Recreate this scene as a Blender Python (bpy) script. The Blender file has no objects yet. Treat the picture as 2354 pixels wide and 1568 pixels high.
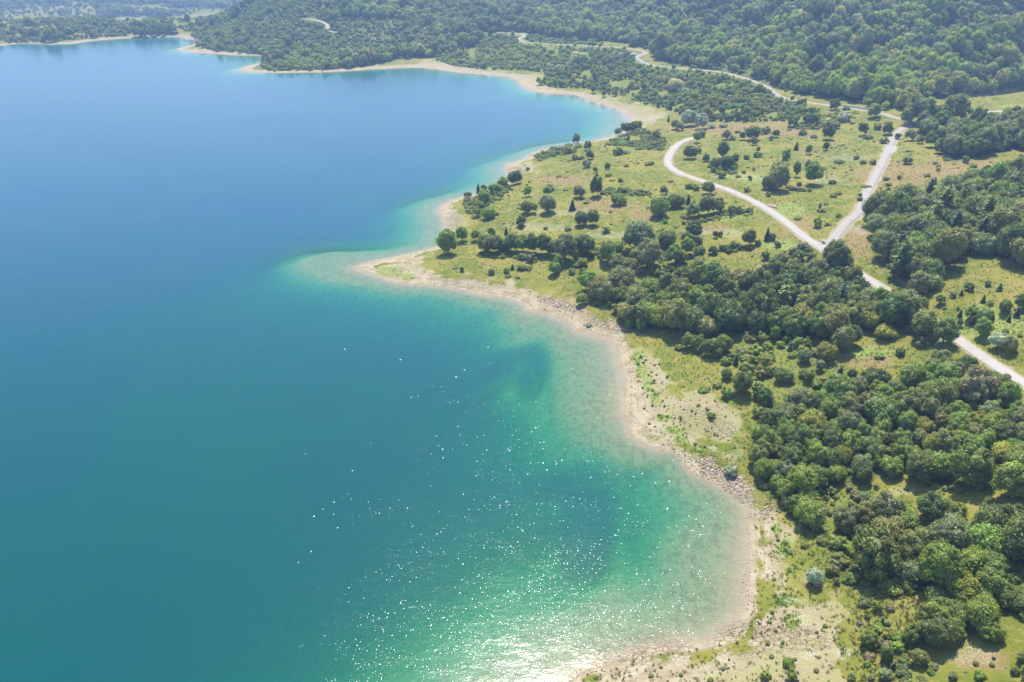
import bpy, math, random
import numpy as np
from mathutils import Vector, Matrix

R = random.Random(7)
NR = np.random.RandomState(11)
scene = bpy.context.scene
C = scene.collection

# ------------------------------------------------------------------ camera, sky, sun, exposure
CAM_H, PITCH, FPX = 150.0, math.radians(29.0), 740.0
cam_d = bpy.data.cameras.new('camera')
cam_d.sensor_width = 36.0
cam_d.lens = 36.0 * FPX / 1024.0
cam_d.clip_start, cam_d.clip_end = 1.0, 20000.0
cam = bpy.data.objects.new('camera', cam_d)
cam.location = (0, 0, CAM_H)
cam.rotation_euler = (math.pi / 2 - PITCH, 0, 0)
C.objects.link(cam)
scene.camera = cam

SUN_EL, SUN_AZ = math.radians(61.5), math.radians(4.0)      # azimuth clockwise from +Y (ahead of the camera, a little to the side)
world = bpy.data.worlds.new('World')
scene.world = world
world.use_nodes = True
wn, wl = world.node_tree.nodes, world.node_tree.links
wn.clear()
sky = wn.new('ShaderNodeTexSky')
sky.sky_type = 'NISHITA'
sky.sun_disc = False
sky.sun_elevation = SUN_EL
sky.sun_rotation = SUN_AZ
sky.air_density = 1.3
sky.dust_density = 1.0
sky.ozone_density = 6.0
bg = wn.new('ShaderNodeBackground')
bg.inputs['Strength'].default_value = 0.135
wo = wn.new('ShaderNodeOutputWorld')
wl.new(sky.outputs[0], bg.inputs[0])
wl.new(bg.outputs[0], wo.inputs[0])

sun_d = bpy.data.lights.new('sun', 'SUN')
sun_d.energy = 4.9
sun_d.angle = math.radians(0.53)
sun_d.color = (1.0, 0.945, 0.85)
sun = bpy.data.objects.new('sun', sun_d)
sun_dir = Vector((math.sin(SUN_AZ) * math.cos(SUN_EL), math.cos(SUN_AZ) * math.cos(SUN_EL), math.sin(SUN_EL)))
sun.rotation_euler = sun_dir.to_track_quat('Z', 'Y').to_euler()
sun.location = (0, 0, 400)
C.objects.link(sun)

scene.view_settings.view_transform = 'Standard'
scene.view_settings.look = 'None'
scene.view_settings.exposure = 0.69
scene.view_settings.gamma = 1.0
scene.view_settings.use_curve_mapping = False
scene.render.engine = 'CYCLES'
cy = scene.cycles
cy.max_bounces = 5
cy.diffuse_bounces = 2
cy.glossy_bounces = 2
cy.transmission_bounces = 2
cy.transparent_max_bounces = 6
cy.volume_bounces = 0
cy.sample_clamp_direct = 10.0
cy.sample_clamp_indirect = 4.0
cy.caustics_reflective = False
cy.caustics_refractive = False
cy.use_denoising = True
cy.denoiser = 'OPENIMAGEDENOISE'
cy.denoising_input_passes = 'RGB_ALBEDO_NORMAL'
cy.denoising_prefilter = 'ACCURATE'
cy.use_adaptive_sampling = False

# ------------------------------------------------------------------ numeric helpers
SP, CP = math.sin(PITCH), math.cos(PITCH)
def ray(px, py):
    a = (np.asarray(px, float) - 512.0) / FPX
    v = (np.asarray(py, float) - 341.0) / FPX
    return a, CP - v * SP, -SP - v * CP
def proj(x, y, z):
    dz = z - CAM_H
    dep = y * CP - dz * SP
    up = y * SP + dz * CP
    dep = np.where(dep < 1.0, 1.0, dep)
    return 512.0 + FPX * x / dep, 341.0 - FPX * up / dep, dep
def at_z(px, py, z):
    a, b, c = ray(px, py)
    t = (z - CAM_H) / c
    return np.array([a * t, b * t]).T
def at_d(px, py, D):
    a, b, c = ray(px, py)
    return (a * D, b * D, CAM_H + c * D)

def _h(ix, iy, s):
    n = (ix.astype(np.int64) * 374761393 + iy.astype(np.int64) * 668265263 + s * 974711) & 0x7fffffff
    n = ((n ^ (n >> 13)) * 1274126177) & 0x7fffffff
    n = n ^ (n >> 16)
    return (n & 0xffff).astype(np.float32) / 65535.0
def vnoise(x, y, s=0):
    xi, yi = np.floor(x), np.floor(y)
    fx, fy = (x - xi), (y - yi)
    fx = fx * fx * (3 - 2 * fx); fy = fy * fy * (3 - 2 * fy)
    a = _h(xi, yi, s); b = _h(xi + 1, yi, s); c = _h(xi, yi + 1, s); d = _h(xi + 1, yi + 1, s)
    return (a * (1 - fx) + b * fx) * (1 - fy) + (c * (1 - fx) + d * fx) * fy
def fbm(x, y, sc, octv=4, s=0):
    o = 0; amp = 0.5; tot = 0
    x = x / sc; y = y / sc
    for k in range(octv):
        o = o + amp * vnoise(x, y, s + k * 17); tot += amp
        x = x * 2.03 + 11.3; y = y * 2.03 - 7.1; amp *= 0.5
    return o / tot * 2 - 1                                    # about -1..1
def sstep(a, b, x):
    t = np.clip((x - a) / (b - a), 0, 1)
    return t * t * (3 - 2 * t)
def sdf(X, Y, poly, closed=True):
    X = X.astype(np.float32); Y = Y.astype(np.float32)
    n = len(poly)
    best = np.full(X.shape, 1e12, np.float32)
    inside = np.zeros(X.shape, bool)
    for i in range(n if closed else n - 1):
        x0, y0 = poly[i]; x1, y1 = poly[(i + 1) % n]
        dx, dy = x1 - x0, y1 - y0
        L = dx * dx + dy * dy
        if L < 1e-9: continue
        px = X - x0; py = Y - y0
        t = np.clip((px * dx + py * dy) / L, 0, 1)
        best = np.minimum(best, (px - t * dx) ** 2 + (py - t * dy) ** 2)
        if closed and abs(dy) > 1e-9:
            c = ((y0 <= Y) & (Y < y1)) | ((y1 <= Y) & (Y < y0))
            inside ^= c & (px < (py) * (dx / dy))
    d = np.sqrt(best)
    return np.where(inside, d, -d) if closed else d
def inpoly(X, Y, poly):
    return sdf(np.atleast_1d(np.asarray(X, float)), np.atleast_1d(np.asarray(Y, float)), poly) > 0
def catmull(P, step):
    P = np.asarray(P, float); out = []
    n = len(P)
    for i in range(n - 1):
        p0, p1, p2, p3 = P[max(i - 1, 0)], P[i], P[i + 1], P[min(i + 2, n - 1)]
        st = step(p1) if callable(step) else step
        k = max(1, int(np.linalg.norm((p2 - p1)[:2]) / st))
        for j in range(k):
            t = j / k
            out.append(0.5 * ((2 * p1) + (-p0 + p2) * t + (2 * p0 - 5 * p1 + 4 * p2 - p3) * t * t + (-p0 + 3 * p1 - 3 * p2 + p3) * t ** 3))
    out.append(P[-1])
    return np.array(out)
K = 1366 / 2354 / 4                                             # enlarged photo squares -> 1024-wide picture units
ORI = {1: (0, 0), 2: (341.25, 0), 3: (682.5, 0), 4: (341.25, 227.5), 5: (682.5, 227.5), 6: (341.25, 454.75), 7: (682.5, 454.75)}
def cc(c, pts):
    ox, oy = ORI[c]
    return [(ox + p[0] * K, oy + p[1] * K) for p in pts]
OV = 1024 / 2353

# ------------------------------------------------------------------ the shoreline of the lake
shore_px = [(-420, 62), (-250, 56), (-100, 50)] + cc(1, [(0, 316), (150, 300), (330, 308), (480, 305), (650, 280), (900, 262), (1100, 258), (1240, 252), (1265, 266), (1380, 286),
    (1340, 305), (1225, 335), (1290, 360), (1450, 370), (1600, 380), (1800, 385), (1890, 405), (1780, 435), (1640, 480), (1700, 498), (1900, 502), (2200, 500)]) \
    + cc(2, [(0, 493), (200, 480), (400, 468), (560, 468), (760, 495), (950, 512), (1140, 530), (1220, 560), (1240, 590), (1320, 630), (1420, 645), (1620, 655), (1700, 690),
    (1800, 720), (1900, 755), (1980, 810), (2015, 850), (1990, 895), (1900, 930), (1750, 972), (1600, 995), (1420, 1025), (1310, 1062), (1270, 1095), (1160, 1125), (1143, 1160),
    (1152, 1250), (1050, 1300), (900, 1345), (780, 1375), (690, 1420), (680, 1450), (710, 1500), (735, 1560)]) \
    + cc(4, [(715, 60), (690, 130), (600, 150), (500, 180), (350, 210), (200, 245), (95, 278), (180, 310), (350, 375), (480, 395), (650, 405), (850, 440), (1000, 470),
    (1150, 490), (1260, 530), (1290, 565), (1440, 600), (1580, 660), (1620, 700), (1720, 735), (1860, 775), (1910, 840), (1930, 950), (1960, 1050), (1945, 1180),
    (1950, 1290), (2000, 1350), (1990, 1420), (2070, 1480), (2180, 1530), (2310, 1560)]) \
    + cc(7, [(40, 110), (150, 165), (280, 230), (400, 310), (455, 390), (462, 600), (455, 850), (450, 1000), (430, 1090), (350, 1200), (230, 1270), (60, 1305)]) \
    + cc(6, [(2354, 1305), (2200, 1310), (2050, 1345), (1900, 1410), (1700, 1465), (1620, 1510), (1550, 1568)]) + [(525, 712), (480, 755), (440, 840), (400, 960)]
sp = np.array(shore_px)
SHORE_W = at_z(sp[:, 0], sp[:, 1], 0.0)
SHORE_W = catmull(SHORE_W, lambda p: max(4.0, p[1] * 0.02))
SHORE_POLY = list(map(tuple, SHORE_W)) + [(-60, -60), (-400, -260), (-2600, -300), (-2600, float(SHORE_W[0][1]))]

# underwater shelf width (m) at places along the shore
SHELF = [(100, 45, 5), (190, 48, 9), (260, 66, 12), (330, 72, 5), (420, 68, 9), (470, 73, 11), (540, 88, 8), (600, 110, 16), (632, 123, 22), (580, 143, 12), (520, 160, 12), (507, 172, 14),
         (440, 206, 13), (442, 228, 14), (400, 255, 12), (355, 266, 15), (400, 285, 9), (450, 290, 8), (500, 300, 10), (540, 313, 16), (580, 330, 18), (620, 345, 24), (624, 380, 24), (625, 410, 20),
         (640, 440, 12), (690, 460, 5), (720, 485, 9), (748, 512, 17), (748, 560, 24), (745, 600, 27), (730, 635, 26), (690, 645, 20), (640, 655, 16), (580, 676, 15), (480, 755, 15)]
_s = np.array(SHELF, float); SH_P = at_z(_s[:, 0], _s[:, 1], 0.0); SH_W = _s[:, 2]
# patches where the lake bed lies higher (+) or lower (-): px, py, half-width px, half-height px, metres, tilt
BED = [(315, 261, 55, 21, 16.0, 0), (533, 366, 12, 30, -6.0, 0.30), (500, 356, 30, 8, -4.0, -0.3), (500, 388, 28, 16, 4.0, 0), (548, 392, 6, 22, -1.4, 0), (463, 372, 12, 6, 3.0, 0),
       (505, 345, 32, 8, 2.5, -.25), (430, 330, 50, 14, 1.2, -.2),
       (588, 508, 24, 40, -6.5, 0), (585, 555, 24, 24, -4.5, 0), (630, 520, 7, 60, -1.2, 0), (645, 560, 24, 70, -1.3, 0), (552, 478, 26, 12, -3.0, 0), (545, 585, 35, 22, -2.0, 0), (560, 560, 18, 14, .8, 0),
       (625, 425, 26, 4, .7, .15)]

def bed_depth(x, y, u):
    wsum = 0; w = 0
    for (p, q) in zip(SH_P, SH_W):
        r2 = (x - p[0]) ** 2 + (y - p[1]) ** 2 + 16.0
        k = 1.0 / (r2 * r2)
        w = w + k * q; wsum = wsum + k
    W = w / wsum
    q = u / W
    deep = 1.3 * np.minimum(q, 1) ** 0.8 + np.maximum(np.minimum(q, 1.9) - 1, 0) * 3.6 + np.maximum(u - 1.9 * W, 0) * 0.42
    deep = np.where(deep > 12, 12 + (1 - np.exp(-(deep - 12) / 14)) * 14, deep)
    X, Y, _ = proj(x, y, 0.0 * x)
    for (bx, by, rx, ry, dz, tl) in BED:
        ex = (X - bx); ey = (Y - by)
        ca, sa = math.cos(tl), math.sin(tl)
        g = np.exp(-(((ex * ca + ey * sa) / rx) ** 2 + ((-ex * sa + ey * ca) / ry) ** 2) ** 1.3)
        if dz > 10:                                             # long shoal running out from the point
            gs = np.exp(-(((ex * ca + ey * sa) / rx) ** 2 + ((-ex * sa + ey * ca) / ry) ** 2) + .45 * fbm(x, y, 30.0, 3, 66))
            deep = np.maximum(deep * (1 - .84 * np.minimum(gs, 1)), np.minimum(deep, 1.0))
        elif dz > 0: deep = np.maximum(deep - g * dz, np.minimum(deep, 1.1))
        else: deep = deep - g * dz * np.minimum(deep / 3, 1)
    deep = deep * (1 + .10 * fbm(x, y, 26.0, 3, 61)) + sstep(1.2, 4, deep) * 0.8 * fbm(x, y, 16.0, 3, 5)
    return np.maximum(deep, 0.02)

# ------------------------------------------------------------------ heights of the land: (px, py, depth along the view) or (px, py, height)
HZ = [(500, 210, 10), (560, 240, 10), (430, 275, 4), (620, 200, 14), (600, 150, 9), (680, 170, 16), (700, 250, 15), (760, 200, 20), (827, 250, 22), (900, 130, 26), (880, 190, 25),
      (1000, 180, 33), (1020, 250, 34), (940, 290, 26), (1000, 360, 27), (900, 330, 20), (740, 320, 13), (850, 400, 16), (950, 440, 22), (1020, 500, 27), (850, 520, 12), (920, 560, 16),
      (1020, 620, 24), (900, 650, 14), (800, 670, 6), (700, 680, 4), (650, 115, 9), (720, 110, 15), (780, 97, 21), (640, 60, 15), (520, 42, 16), (450, 50, 8), (600, 80, 8), (880, 108, 28), (1000, 105, 35),
      (930, 100, 32), (1000, 95, 33), (560, 65, 9), (0, 22, 13), (75, 22, 14), (150, 19, 17), (0, 35, 6), (100, 32, 8), (1180, 300, 42), (1180, 500, 36), (1180, 120, 44), (-200, 28, 10)]
HD = [(1020, 60, 690), (1020, 30, 790), (1020, 0, 915), (900, 60, 720), (900, 30, 810), (900, 0, 950), (780, 60, 770), (780, 30, 890), (780, 0, 1040), (700, 55, 870), (680, 30, 1000), (680, 0, 1170),
      (600, 32, 1050), (600, 0, 1290), (500, 20, 1180), (500, 0, 1290), (450, 30, 1090), (430, 0, 1240), (350, 45, 1005), (350, 20, 1100), (330, 0, 1180), (280, 40, 1055), (280, 15, 1150), (262, 2, 1240),
      (215, 30, 1180), (200, 20, 1280), (50, 12, 1950), (50, 0, 2250), (200, 10, 2050), (180, 0, 2250), (-200, 10, 2000), (1180, 30, 800)]
HW = [(-1000, 1480, -5), (-600, 1480, 0), (-900, 1650, -38), (-500, 1700, -36), (-1500, 1500, -5), (-1500, 1750, -38), (0, 1700, 75), (400, 1500, 120), (900, 1300, 150), (1500, 1000, 140), (600, 2300, 190),
      (1800, 2300, 230), (-1000, 3300, 60), (-2500, 3000, 60), (-300, 2600, 30), (-1500, 4200, 150), (1000, 4200, 240), (3500, 3500, 250), (-3500, 4500, 180), (1500, 200, 80), (900, 100, 45), (500, 0, 25), (300, -200, 15)]
_c = [(*at_z(a, b, z), z) for a, b, z in HZ] + [at_d(a, b, d) for a, b, d in HD] + [tuple(p) for p in HW]
_c = np.array([[float(q) for q in p] for p in _c])
def _tps(r2): return np.where(r2 > 0, 0.5 * r2 * np.log(np.maximum(r2, 1e-12)), 0)
_q = _c[:, :2] / 1000.0
_n = len(_q)
_A = np.zeros((_n + 3, _n + 3))
_A[:_n, :_n] = _tps(((_q[:, None] - _q[None]) ** 2).sum(-1)) + np.eye(_n) * 2e-4
_A[:_n, _n] = 1; _A[:_n, _n + 1:] = _q; _A[_n, :_n] = 1; _A[_n + 1:, :_n] = _q.T
_w = np.linalg.solve(_A, np.concatenate([_c[:, 2], [0, 0, 0]]))
def land_T(x, y):
    X = x / 1000.0; Y = y / 1000.0
    o = _w[_n] + _w[_n + 1] * X + _w[_n + 2] * Y
    for i in range(_n):
        o = o + _w[i] * _tps((X - _q[i, 0]) ** 2 + (Y - _q[i, 1]) ** 2)
    return np.clip(o, -48, 235)

def base_h(x, y, want_d=False):
    x = np.asarray(x, float); y = np.asarray(y, float)
    d = -sdf(x, y, SHORE_POLY).astype(float)
    far = np.clip(y / 400.0, 0.6, 3)
    d = d + (fbm(x, y, 9.0, 3, 3) * 0.9 + fbm(x, y, 30.0, 3, 8) * 1.1) * far * 0.8
    T = land_T(x, y)
    ramp = 1 - np.exp(-np.maximum(d, 0) / 55.0)
    up = T * ramp + 0.9 * (1 - np.exp(-np.maximum(d, 0) / 6.0))
    hill = sstep(25, 42, T) * sstep(540, 660, y) * (.22 + .78 * sstep(-160, 60, x))
    a = 0.45
    q = (x * math.sin(a) * -1 + y * math.cos(a)) + 35 * fbm(x, y, 240.0, 3, 21)
    rid = 1 - np.abs(((q / 105.0) % 1.0) * 2 - 1)
    up = up + hill * (rid ** 1.4 - .45) * 34 + hill * 12 * fbm(x, y, 90.0, 3, 33)
    lm = np.clip(d / 40.0, 0, 1)
    up = up + lm * (1.3 * fbm(x, y, 60.0, 3, 40) + 0.35 * fbm(x, y, 11.0, 3, 44))
    up = np.where(d > 0, np.where(T > 0, np.maximum(up, 0.03 + 0.02 * d * (d < 30)), up), up)
    h = up.copy()
    uw = d <= 0
    if uw.any():
        h[uw] = -bed_depth(x[uw], y[uw], -d[uw])
    h = np.where((d > 0) & (d < 2), np.maximum(h, d * .12), h)
    return (h, d) if want_d else h

# ------------------------------------------------------------------ roads, traced and laid on the land
def unproject(pts, hf, tmin=70.0, tmax=3600.0):
    pts = np.asarray(pts, float)
    a, b, c = ray(pts[:, 0], pts[:, 1])
    ts = np.concatenate([np.geomspace(tmin, tmax, 130)])
    X = a[:, None] * ts; Y = b[:, None] * ts; Z = CAM_H + c[:, None] * ts
    Hh = hf(X.ravel(), Y.ravel()).reshape(X.shape)
    hit = (Z <= Hh)
    k = np.where(hit.any(1), hit.argmax(1), len(ts) - 1)
    k = np.maximum(k, 1)
    lo = ts[k - 1]; hi = ts[k]
    for _ in range(12):
        m = (lo + hi) / 2
        under = (CAM_H + c * m) <= hf(a * m, b * m)
        hi = np.where(under, m, hi); lo = np.where(under, lo, m)
    t = (lo + hi) / 2
    return np.stack([a * t, b * t, hf(a * t, b * t)], 1)

ovp = lambda L: [(p[0] * OV, p[1] * OV) for p in L]
ROADS_PX = {
    'main': ([(1080, 415)] + ovp([(2353, 882), (2195, 776), (2142, 738), (2085, 700), (2035, 666), (1970, 626), (1900, 576), (1850, 545), (1780, 490), (1700, 447), (1640, 424), (1590, 408), (1555, 394), (1535, 374), (1542, 350), (1560, 331), (1590, 318), (1604, 315)]), 5.0),
    'branch': (ovp([(1902, 574), (1918, 548), (1945, 512), (1972, 488), (1990, 450), (2010, 410), (2030, 370), (2050, 325), (2070, 300), (2092, 286), (2088, 276), (2055, 269), (2037, 262), (2005, 256), (1975, 251), (1940, 246), (1875, 238), (1835, 232), (1795, 223), (1772, 207), (1748, 192), (1690, 173), (1640, 163), (1560, 157), (1500, 150), (1474, 141), (1464, 131), (1484, 121), (1470, 115), (1430, 110), (1330, 104), (1265, 101), (1210, 97), (1193, 90), (1206, 82), (1195, 77), (1145, 75), (1100, 74)]), 3.9),
    'headland': ([(338, 32.5), (325, 31)] + cc(1, [(2240, 212), (2262, 182), (2225, 150), (2160, 133), (2090, 128)]), 5.5),
    'crest': (cc(1, [(800, 128), (900, 126), (985, 124)]) , 5.0),
    'crest_east': (cc(1, [(1220, 111), (1300, 106), (1420, 102), (1560, 98)]), 5.0),
    'pasture': (cc(3, [(1960, 790), (2060, 778), (2140, 768), (2300, 760)]), 3.6),
}
ROADS = {}
for nm, (pts, wd) in ROADS_PX.items():
    W = unproject(pts, base_h)
    W = catmull(W, 2.5)
    for _ in range(10):                                           # even out the gradient along the road
        z = W[:, 2]; z[1:-1] = (z[:-2] + 2 * z[1:-1] + z[2:]) / 4
    zs = W[:, 2].copy()
    k = 9
    zs = np.convolve(np.pad(zs, (k, k), 'edge'), np.ones(2 * k + 1) / (2 * k + 1), 'valid')
    W[:, 2] = zs
    ROADS[nm] = (W, wd)
_rs = np.concatenate([np.concatenate([W[::1], np.full((len(W), 1), wd)], 1) for W, wd in ROADS.values()])
# a coarse grid index for quick nearest-road look-up
_cell = 16.0
_idx = {}
for i, p in enumerate(_rs):
    gx, gy = int(p[0] // _cell), int(p[1] // _cell)
    for ax in (-1, 0, 1):
        for ay in (-1, 0, 1):
            _idx.setdefault((gx + ax, gy + ay), []).append(i)
def road_near(x, y):
    x = np.asarray(x, float); y = np.asarray(y, float)
    D = np.full(x.shape, 99.0); Z = np.zeros(x.shape); Wd = np.full(x.shape, 5.0)
    gx = np.floor(x / _cell).astype(int); gy = np.floor(y / _cell).astype(int)
    key = gx * 100003 + gy
    keys = {a * 100003 + b: v for (a, b), v in _idx.items()}
    m = np.isin(key, np.array(list(keys)))
    ids = np.where(m)[0]
    if len(ids) == 0: return D, Z, Wd
    order = ids[np.argsort(key[ids], kind='stable')]
    kk = key[order]
    cuts = np.concatenate([[0], np.where(np.diff(kk))[0] + 1, [len(kk)]])
    for a, b in zip(cuts[:-1], cuts[1:]):
        o = order[a:b]
        r = _rs[keys[kk[a]]]
        d2 = (x[o][:, None] - r[:, 0]) ** 2 + (y[o][:, None] - r[:, 1]) ** 2
        j = d2.argmin(1)
        D[o] = np.sqrt(d2[np.arange(len(o)), j])
        wt = 1.0 / (d2 + 1.0) ** 2
        Z[o] = (wt * r[:, 2]).sum(1) / wt.sum(1); Wd[o] = r[j, 3]
    return D, Z, Wd
def height(x, y, full=False):
    sh = np.shape(x)
    x = np.atleast_1d(np.asarray(x, float)).ravel(); y = np.atleast_1d(np.asarray(y, float)).ravel()
    h, d = base_h(x, y, True)
    D, Z, Wd = road_near(x, y)
    k = 1 - sstep(Wd / 2 + 1.6, Wd / 2 + 9.0, D)
    h = np.where((D < 16) & (d > 0), h * (1 - k) + (Z - 0.10) * k, h)
    if full: return h, d, D
    return h.reshape(sh)
def place(pts): return unproject(pts, height)
# ------------------------------------------------------------------ node and mesh helpers
def tag(o, label=None, cat=None, group=None, kind=None):
    if label: o['label'] = label
    if cat: o['category'] = cat
    if group: o['group'] = group
    if kind: o['kind'] = kind
    return o
def mesh_np(name, V, F, mat=None, smooth=False, attrs=None, matidx=None):
    me = bpy.data.meshes.new(name)
    V = np.asarray(V, np.float32); F = np.asarray(F, np.int32)
    me.vertices.add(len(V)); me.vertices.foreach_set('co', V.ravel())
    k = F.shape[1]
    me.loops.add(F.size); me.loops.foreach_set('vertex_index', F.ravel())
    me.polygons.add(len(F)); me.polygons.foreach_set('loop_start', np.arange(0, F.size, k, dtype=np.int32))
    try: me.polygons.foreach_set('loop_total', np.full(len(F), k, np.int32))
    except Exception: pass
    if smooth: me.polygons.foreach_set('use_smooth', np.ones(len(F), bool))
    for a, v in (attrs or {}).items():
        at = me.attributes.new(a, 'FLOAT', 'POINT'); at.data.foreach_set('value', np.asarray(v, np.float32))
    if mat: me.materials.append(mat)
    me.update(calc_edges=True)
    return me
def link(name, me, parent=None, loc=None):
    o = bpy.data.objects.new(name, me); C.objects.link(o)
    if parent is not None: o.parent = parent
    if loc is not None: o.location = loc
    return o
class G:
    """small node-graph writer"""
    def __init__(s, name):
        s.m = bpy.data.materials.new(name); s.m.use_nodes = True
        s.n = s.m.node_tree.nodes; s.l = s.m.node_tree.links; s.n.clear()
        s.out = s.n.new('ShaderNodeOutputMaterial')
    def new(s, t, **kw):
        n = s.n.new('ShaderNode' + t)
        for k, v in kw.items(): setattr(n, k, v)
        return n
    def put(s, sock, v):
        if v is None: return
        if hasattr(v, 'is_output') or isinstance(v, bpy.types.NodeSocket): s.l.new(v, sock)
        elif isinstance(v, (tuple, list)) and len(v) == 3 and sock.type == 'RGBA': sock.default_value = (*v, 1)
        else: sock.default_value = v
    def attr(s, a, typ='GEOMETRY', out='Fac'):
        n = s.new('Attribute'); n.attribute_name = a; n.attribute_type = typ
        return n.outputs[out]
    def pos(s):
        if not hasattr(s, '_p'): s._p = s.new('NewGeometry').outputs['Position']
        return s._p
    def objc(s):
        if not hasattr(s, '_o'): s._o = s.new('TexCoord').outputs['Object']
        return s._o
    def math(s, op, a, b=None, c=None, clamp=False):
        n = s.new('Math', operation=op, use_clamp=clamp)
        s.put(n.inputs[0], a); s.put(n.inputs[1], b); s.put(n.inputs[2], c)
        return n.outputs[0]
    def noise(s, scale, detail=3.0, rough=.55, vec=None, out='Fac', dist=0.0, stretch=None):
        n = s.new('TexNoise'); v = vec if vec is not None else s.pos()
        if stretch:
            mp = s.new('Mapping'); s.l.new(v, mp.inputs[0]); mp.inputs['Scale'].default_value = stretch[:3]
            if len(stretch) > 3: mp.inputs['Rotation'].default_value = (0, 0, stretch[3])
            v = mp.outputs[0]
        s.l.new(v, n.inputs['Vector'])
        n.inputs['Scale'].default_value = scale; n.inputs['Detail'].default_value = detail; n.inputs['Roughness'].default_value = rough
        n.inputs['Distortion'].default_value = dist
        return n.outputs[out]
    def voro(s, scale, feature='F1', out='Distance', vec=None, rand=1.0, stretch=None):
        n = s.new('TexVoronoi', feature=feature); v = vec if vec is not None else s.pos()
        if stretch:
            mp = s.new('Mapping'); s.l.new(v, mp.inputs[0]); mp.inputs['Scale'].default_value = stretch[:3]
            if len(stretch) > 3: mp.inputs['Rotation'].default_value = (0, 0, stretch[3])
            v = mp.outputs[0]
        s.l.new(v, n.inputs['Vector']); n.inputs['Scale'].default_value = scale; n.inputs['Randomness'].default_value = rand
        return n.outputs[out]
    def ramp(s, fac, a, b, lo=0.0, hi=1.0):
        n = s.new('MapRange', interpolation_type='SMOOTHSTEP')
        s.put(n.inputs[0], fac); s.put(n.inputs[1], a); s.put(n.inputs[2], b); n.inputs[3].default_value = lo; n.inputs[4].default_value = hi
        return n.outputs[0]
    def mix(s, f, a, b, blend='MIX'):
        n = s.new('Mix', data_type='RGBA', blend_type=blend, clamp_factor=True)
        s.put(n.inputs[0], f); s.put(n.inputs[6], a); s.put(n.inputs[7], b)
        return n.outputs[2]
    def bump(s, h, dist, strength=1.0, normal=None):
        n = s.new('Bump'); n.inputs['Strength'].default_value = strength; n.inputs['Distance'].default_value = dist
        s.put(n.inputs['Height'], h)
        if normal is not None: s.l.new(normal, n.inputs['Normal'])
        return n.outputs[0]
    def surf(s, sh): s.l.new(sh, s.out.inputs['Surface']); return s.m
    def princ(s, col, rough=.8, spec=.3, normal=None, **kw):
        n = s.new('BsdfPrincipled'); s.put(n.inputs['Base Color'], col); s.put(n.inputs['Roughness'], rough)
        n.inputs['Specular IOR Level'].default_value = spec
        for k, v in kw.items(): s.put(n.inputs[k], v)
        if normal is not None: s.l.new(normal, n.inputs['Normal'])
        return n.outputs[0]
def plain(name, col, rough=.7, var=.15, scale=3.0, spec=.3, metal=0.0):
    g = G(name)
    nz = g.noise(scale, 3, vec=g.objc())
    c = g.mix(nz, tuple(x * (1 - var) for x in col), tuple(min(1, x * (1 + var)) for x in col))
    return g.surf(g.princ(c, rough, spec, Metallic=metal))

# ------------------------------------------------------------------ where woods, sand and rock lie (traced outlines, looked up by ground position)
WOOD_A = [(598, 300), (632, 326), (674, 335), (740, 333), (762, 340), (827, 342), (857, 330), (890, 329), (920, 337), (950, 342), (948, 325), (922, 308), (885, 294), (862, 284), (845, 268), (825, 262),
          (812, 276), (790, 280), (760, 283), (735, 286), (705, 288), (672, 292), (640, 292), (612, 290)]
WOOD_B = [(861, 215), (868, 232), (876, 250), (890, 275), (897, 290), (922, 300), (934, 298), (936, 276), (952, 262), (975, 255), (1000, 256), (1030, 270), (1100, 290), (1200, 290), (1200, 170), (1030, 176), (1000, 184), (965, 190), (935, 205), (900, 207)]
WOOD_C = [(757, 432), (756, 470), (758, 487), (775, 500), (798, 518), (812, 528), (816, 505), (815, 488), (842, 476), (880, 474), (905, 472), (930, 488), (952, 496), (985, 480), (1024, 484), (1150, 500), (1150, 400), (1026, 405), (990, 385),
          (965, 372), (940, 366), (918, 372), (905, 384), (890, 396), (868, 398), (850, 392), (830, 398), (805, 408), (790, 418), (770, 424)]
WOOD_D = [(838, 538), (830, 560), (846, 585), (878, 590), (903, 586), (922, 588), (932, 606), (926, 628), (944, 646), (968, 636), (1000, 640), (984, 604), (990, 592), (1008, 612), (1060, 640), (1150, 640), (1150, 520), (1026, 524), (1000, 524), (960, 526),
          (930, 522), (905, 522), (872, 522), (850, 524)]
WOOD_T1 = [(903, 132), (925, 138), (948, 139), (962, 133), (985, 135), (1030, 146), (1100, 150), (1100, 128), (1030, 126), (1000, 127), (970, 129), (950, 129), (925, 128)]
WOOD_T2 = [(937, 152), (950, 159), (975, 158), (990, 151), (1030, 150), (1060, 150), (1060, 138), (1010, 136), (985, 141), (955, 143)]
SHRUBS_N = [(434, 60), (455, 66), (480, 69), (520, 70), (546, 72), (547, 80), (538, 85), (560, 88), (588, 88), (612, 95), (640, 102), (664, 110), (700, 121), (735, 122), (765, 122), (800, 119), (828, 108), (795, 100), (770, 93), (740, 80), (700, 73), (655, 68), (640, 60), (625, 50), (600, 44), (560, 40), (538, 37), (498, 36), (478, 47), (458, 50)]
HEADLAND = [(275, 71.5), (341, 69), (352, 50), (345, 20), (335, -10), (300, -62), (230, -62), (222, 12), (205, 20), (196, 30), (190, 36), (205, 42), (192, 46), (215, 51), (250, 54), (270, 60), (255, 66)]
HILLS = [(275, 71.5), (341, 69), (372, 64.5), (400, 58), (437, 57), (458, 50), (478, 47), (498, 35), (520, 32), (538, 36), (560, 39), (620, 42), (652, 50), (660, 60), (700, 69), (740, 77), (772, 88), (800, 94), (840, 100), (885, 107), (905, 110), (925, 98), (960, 96), (1030, 88), (1150, 80), (1300, 70), (1300, -62), (230, -62),
         (222, 12), (205, 20), (196, 30), (190, 36), (205, 42), (192, 46), (215, 51), (250, 54), (270, 60), (255, 66)]
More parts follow.
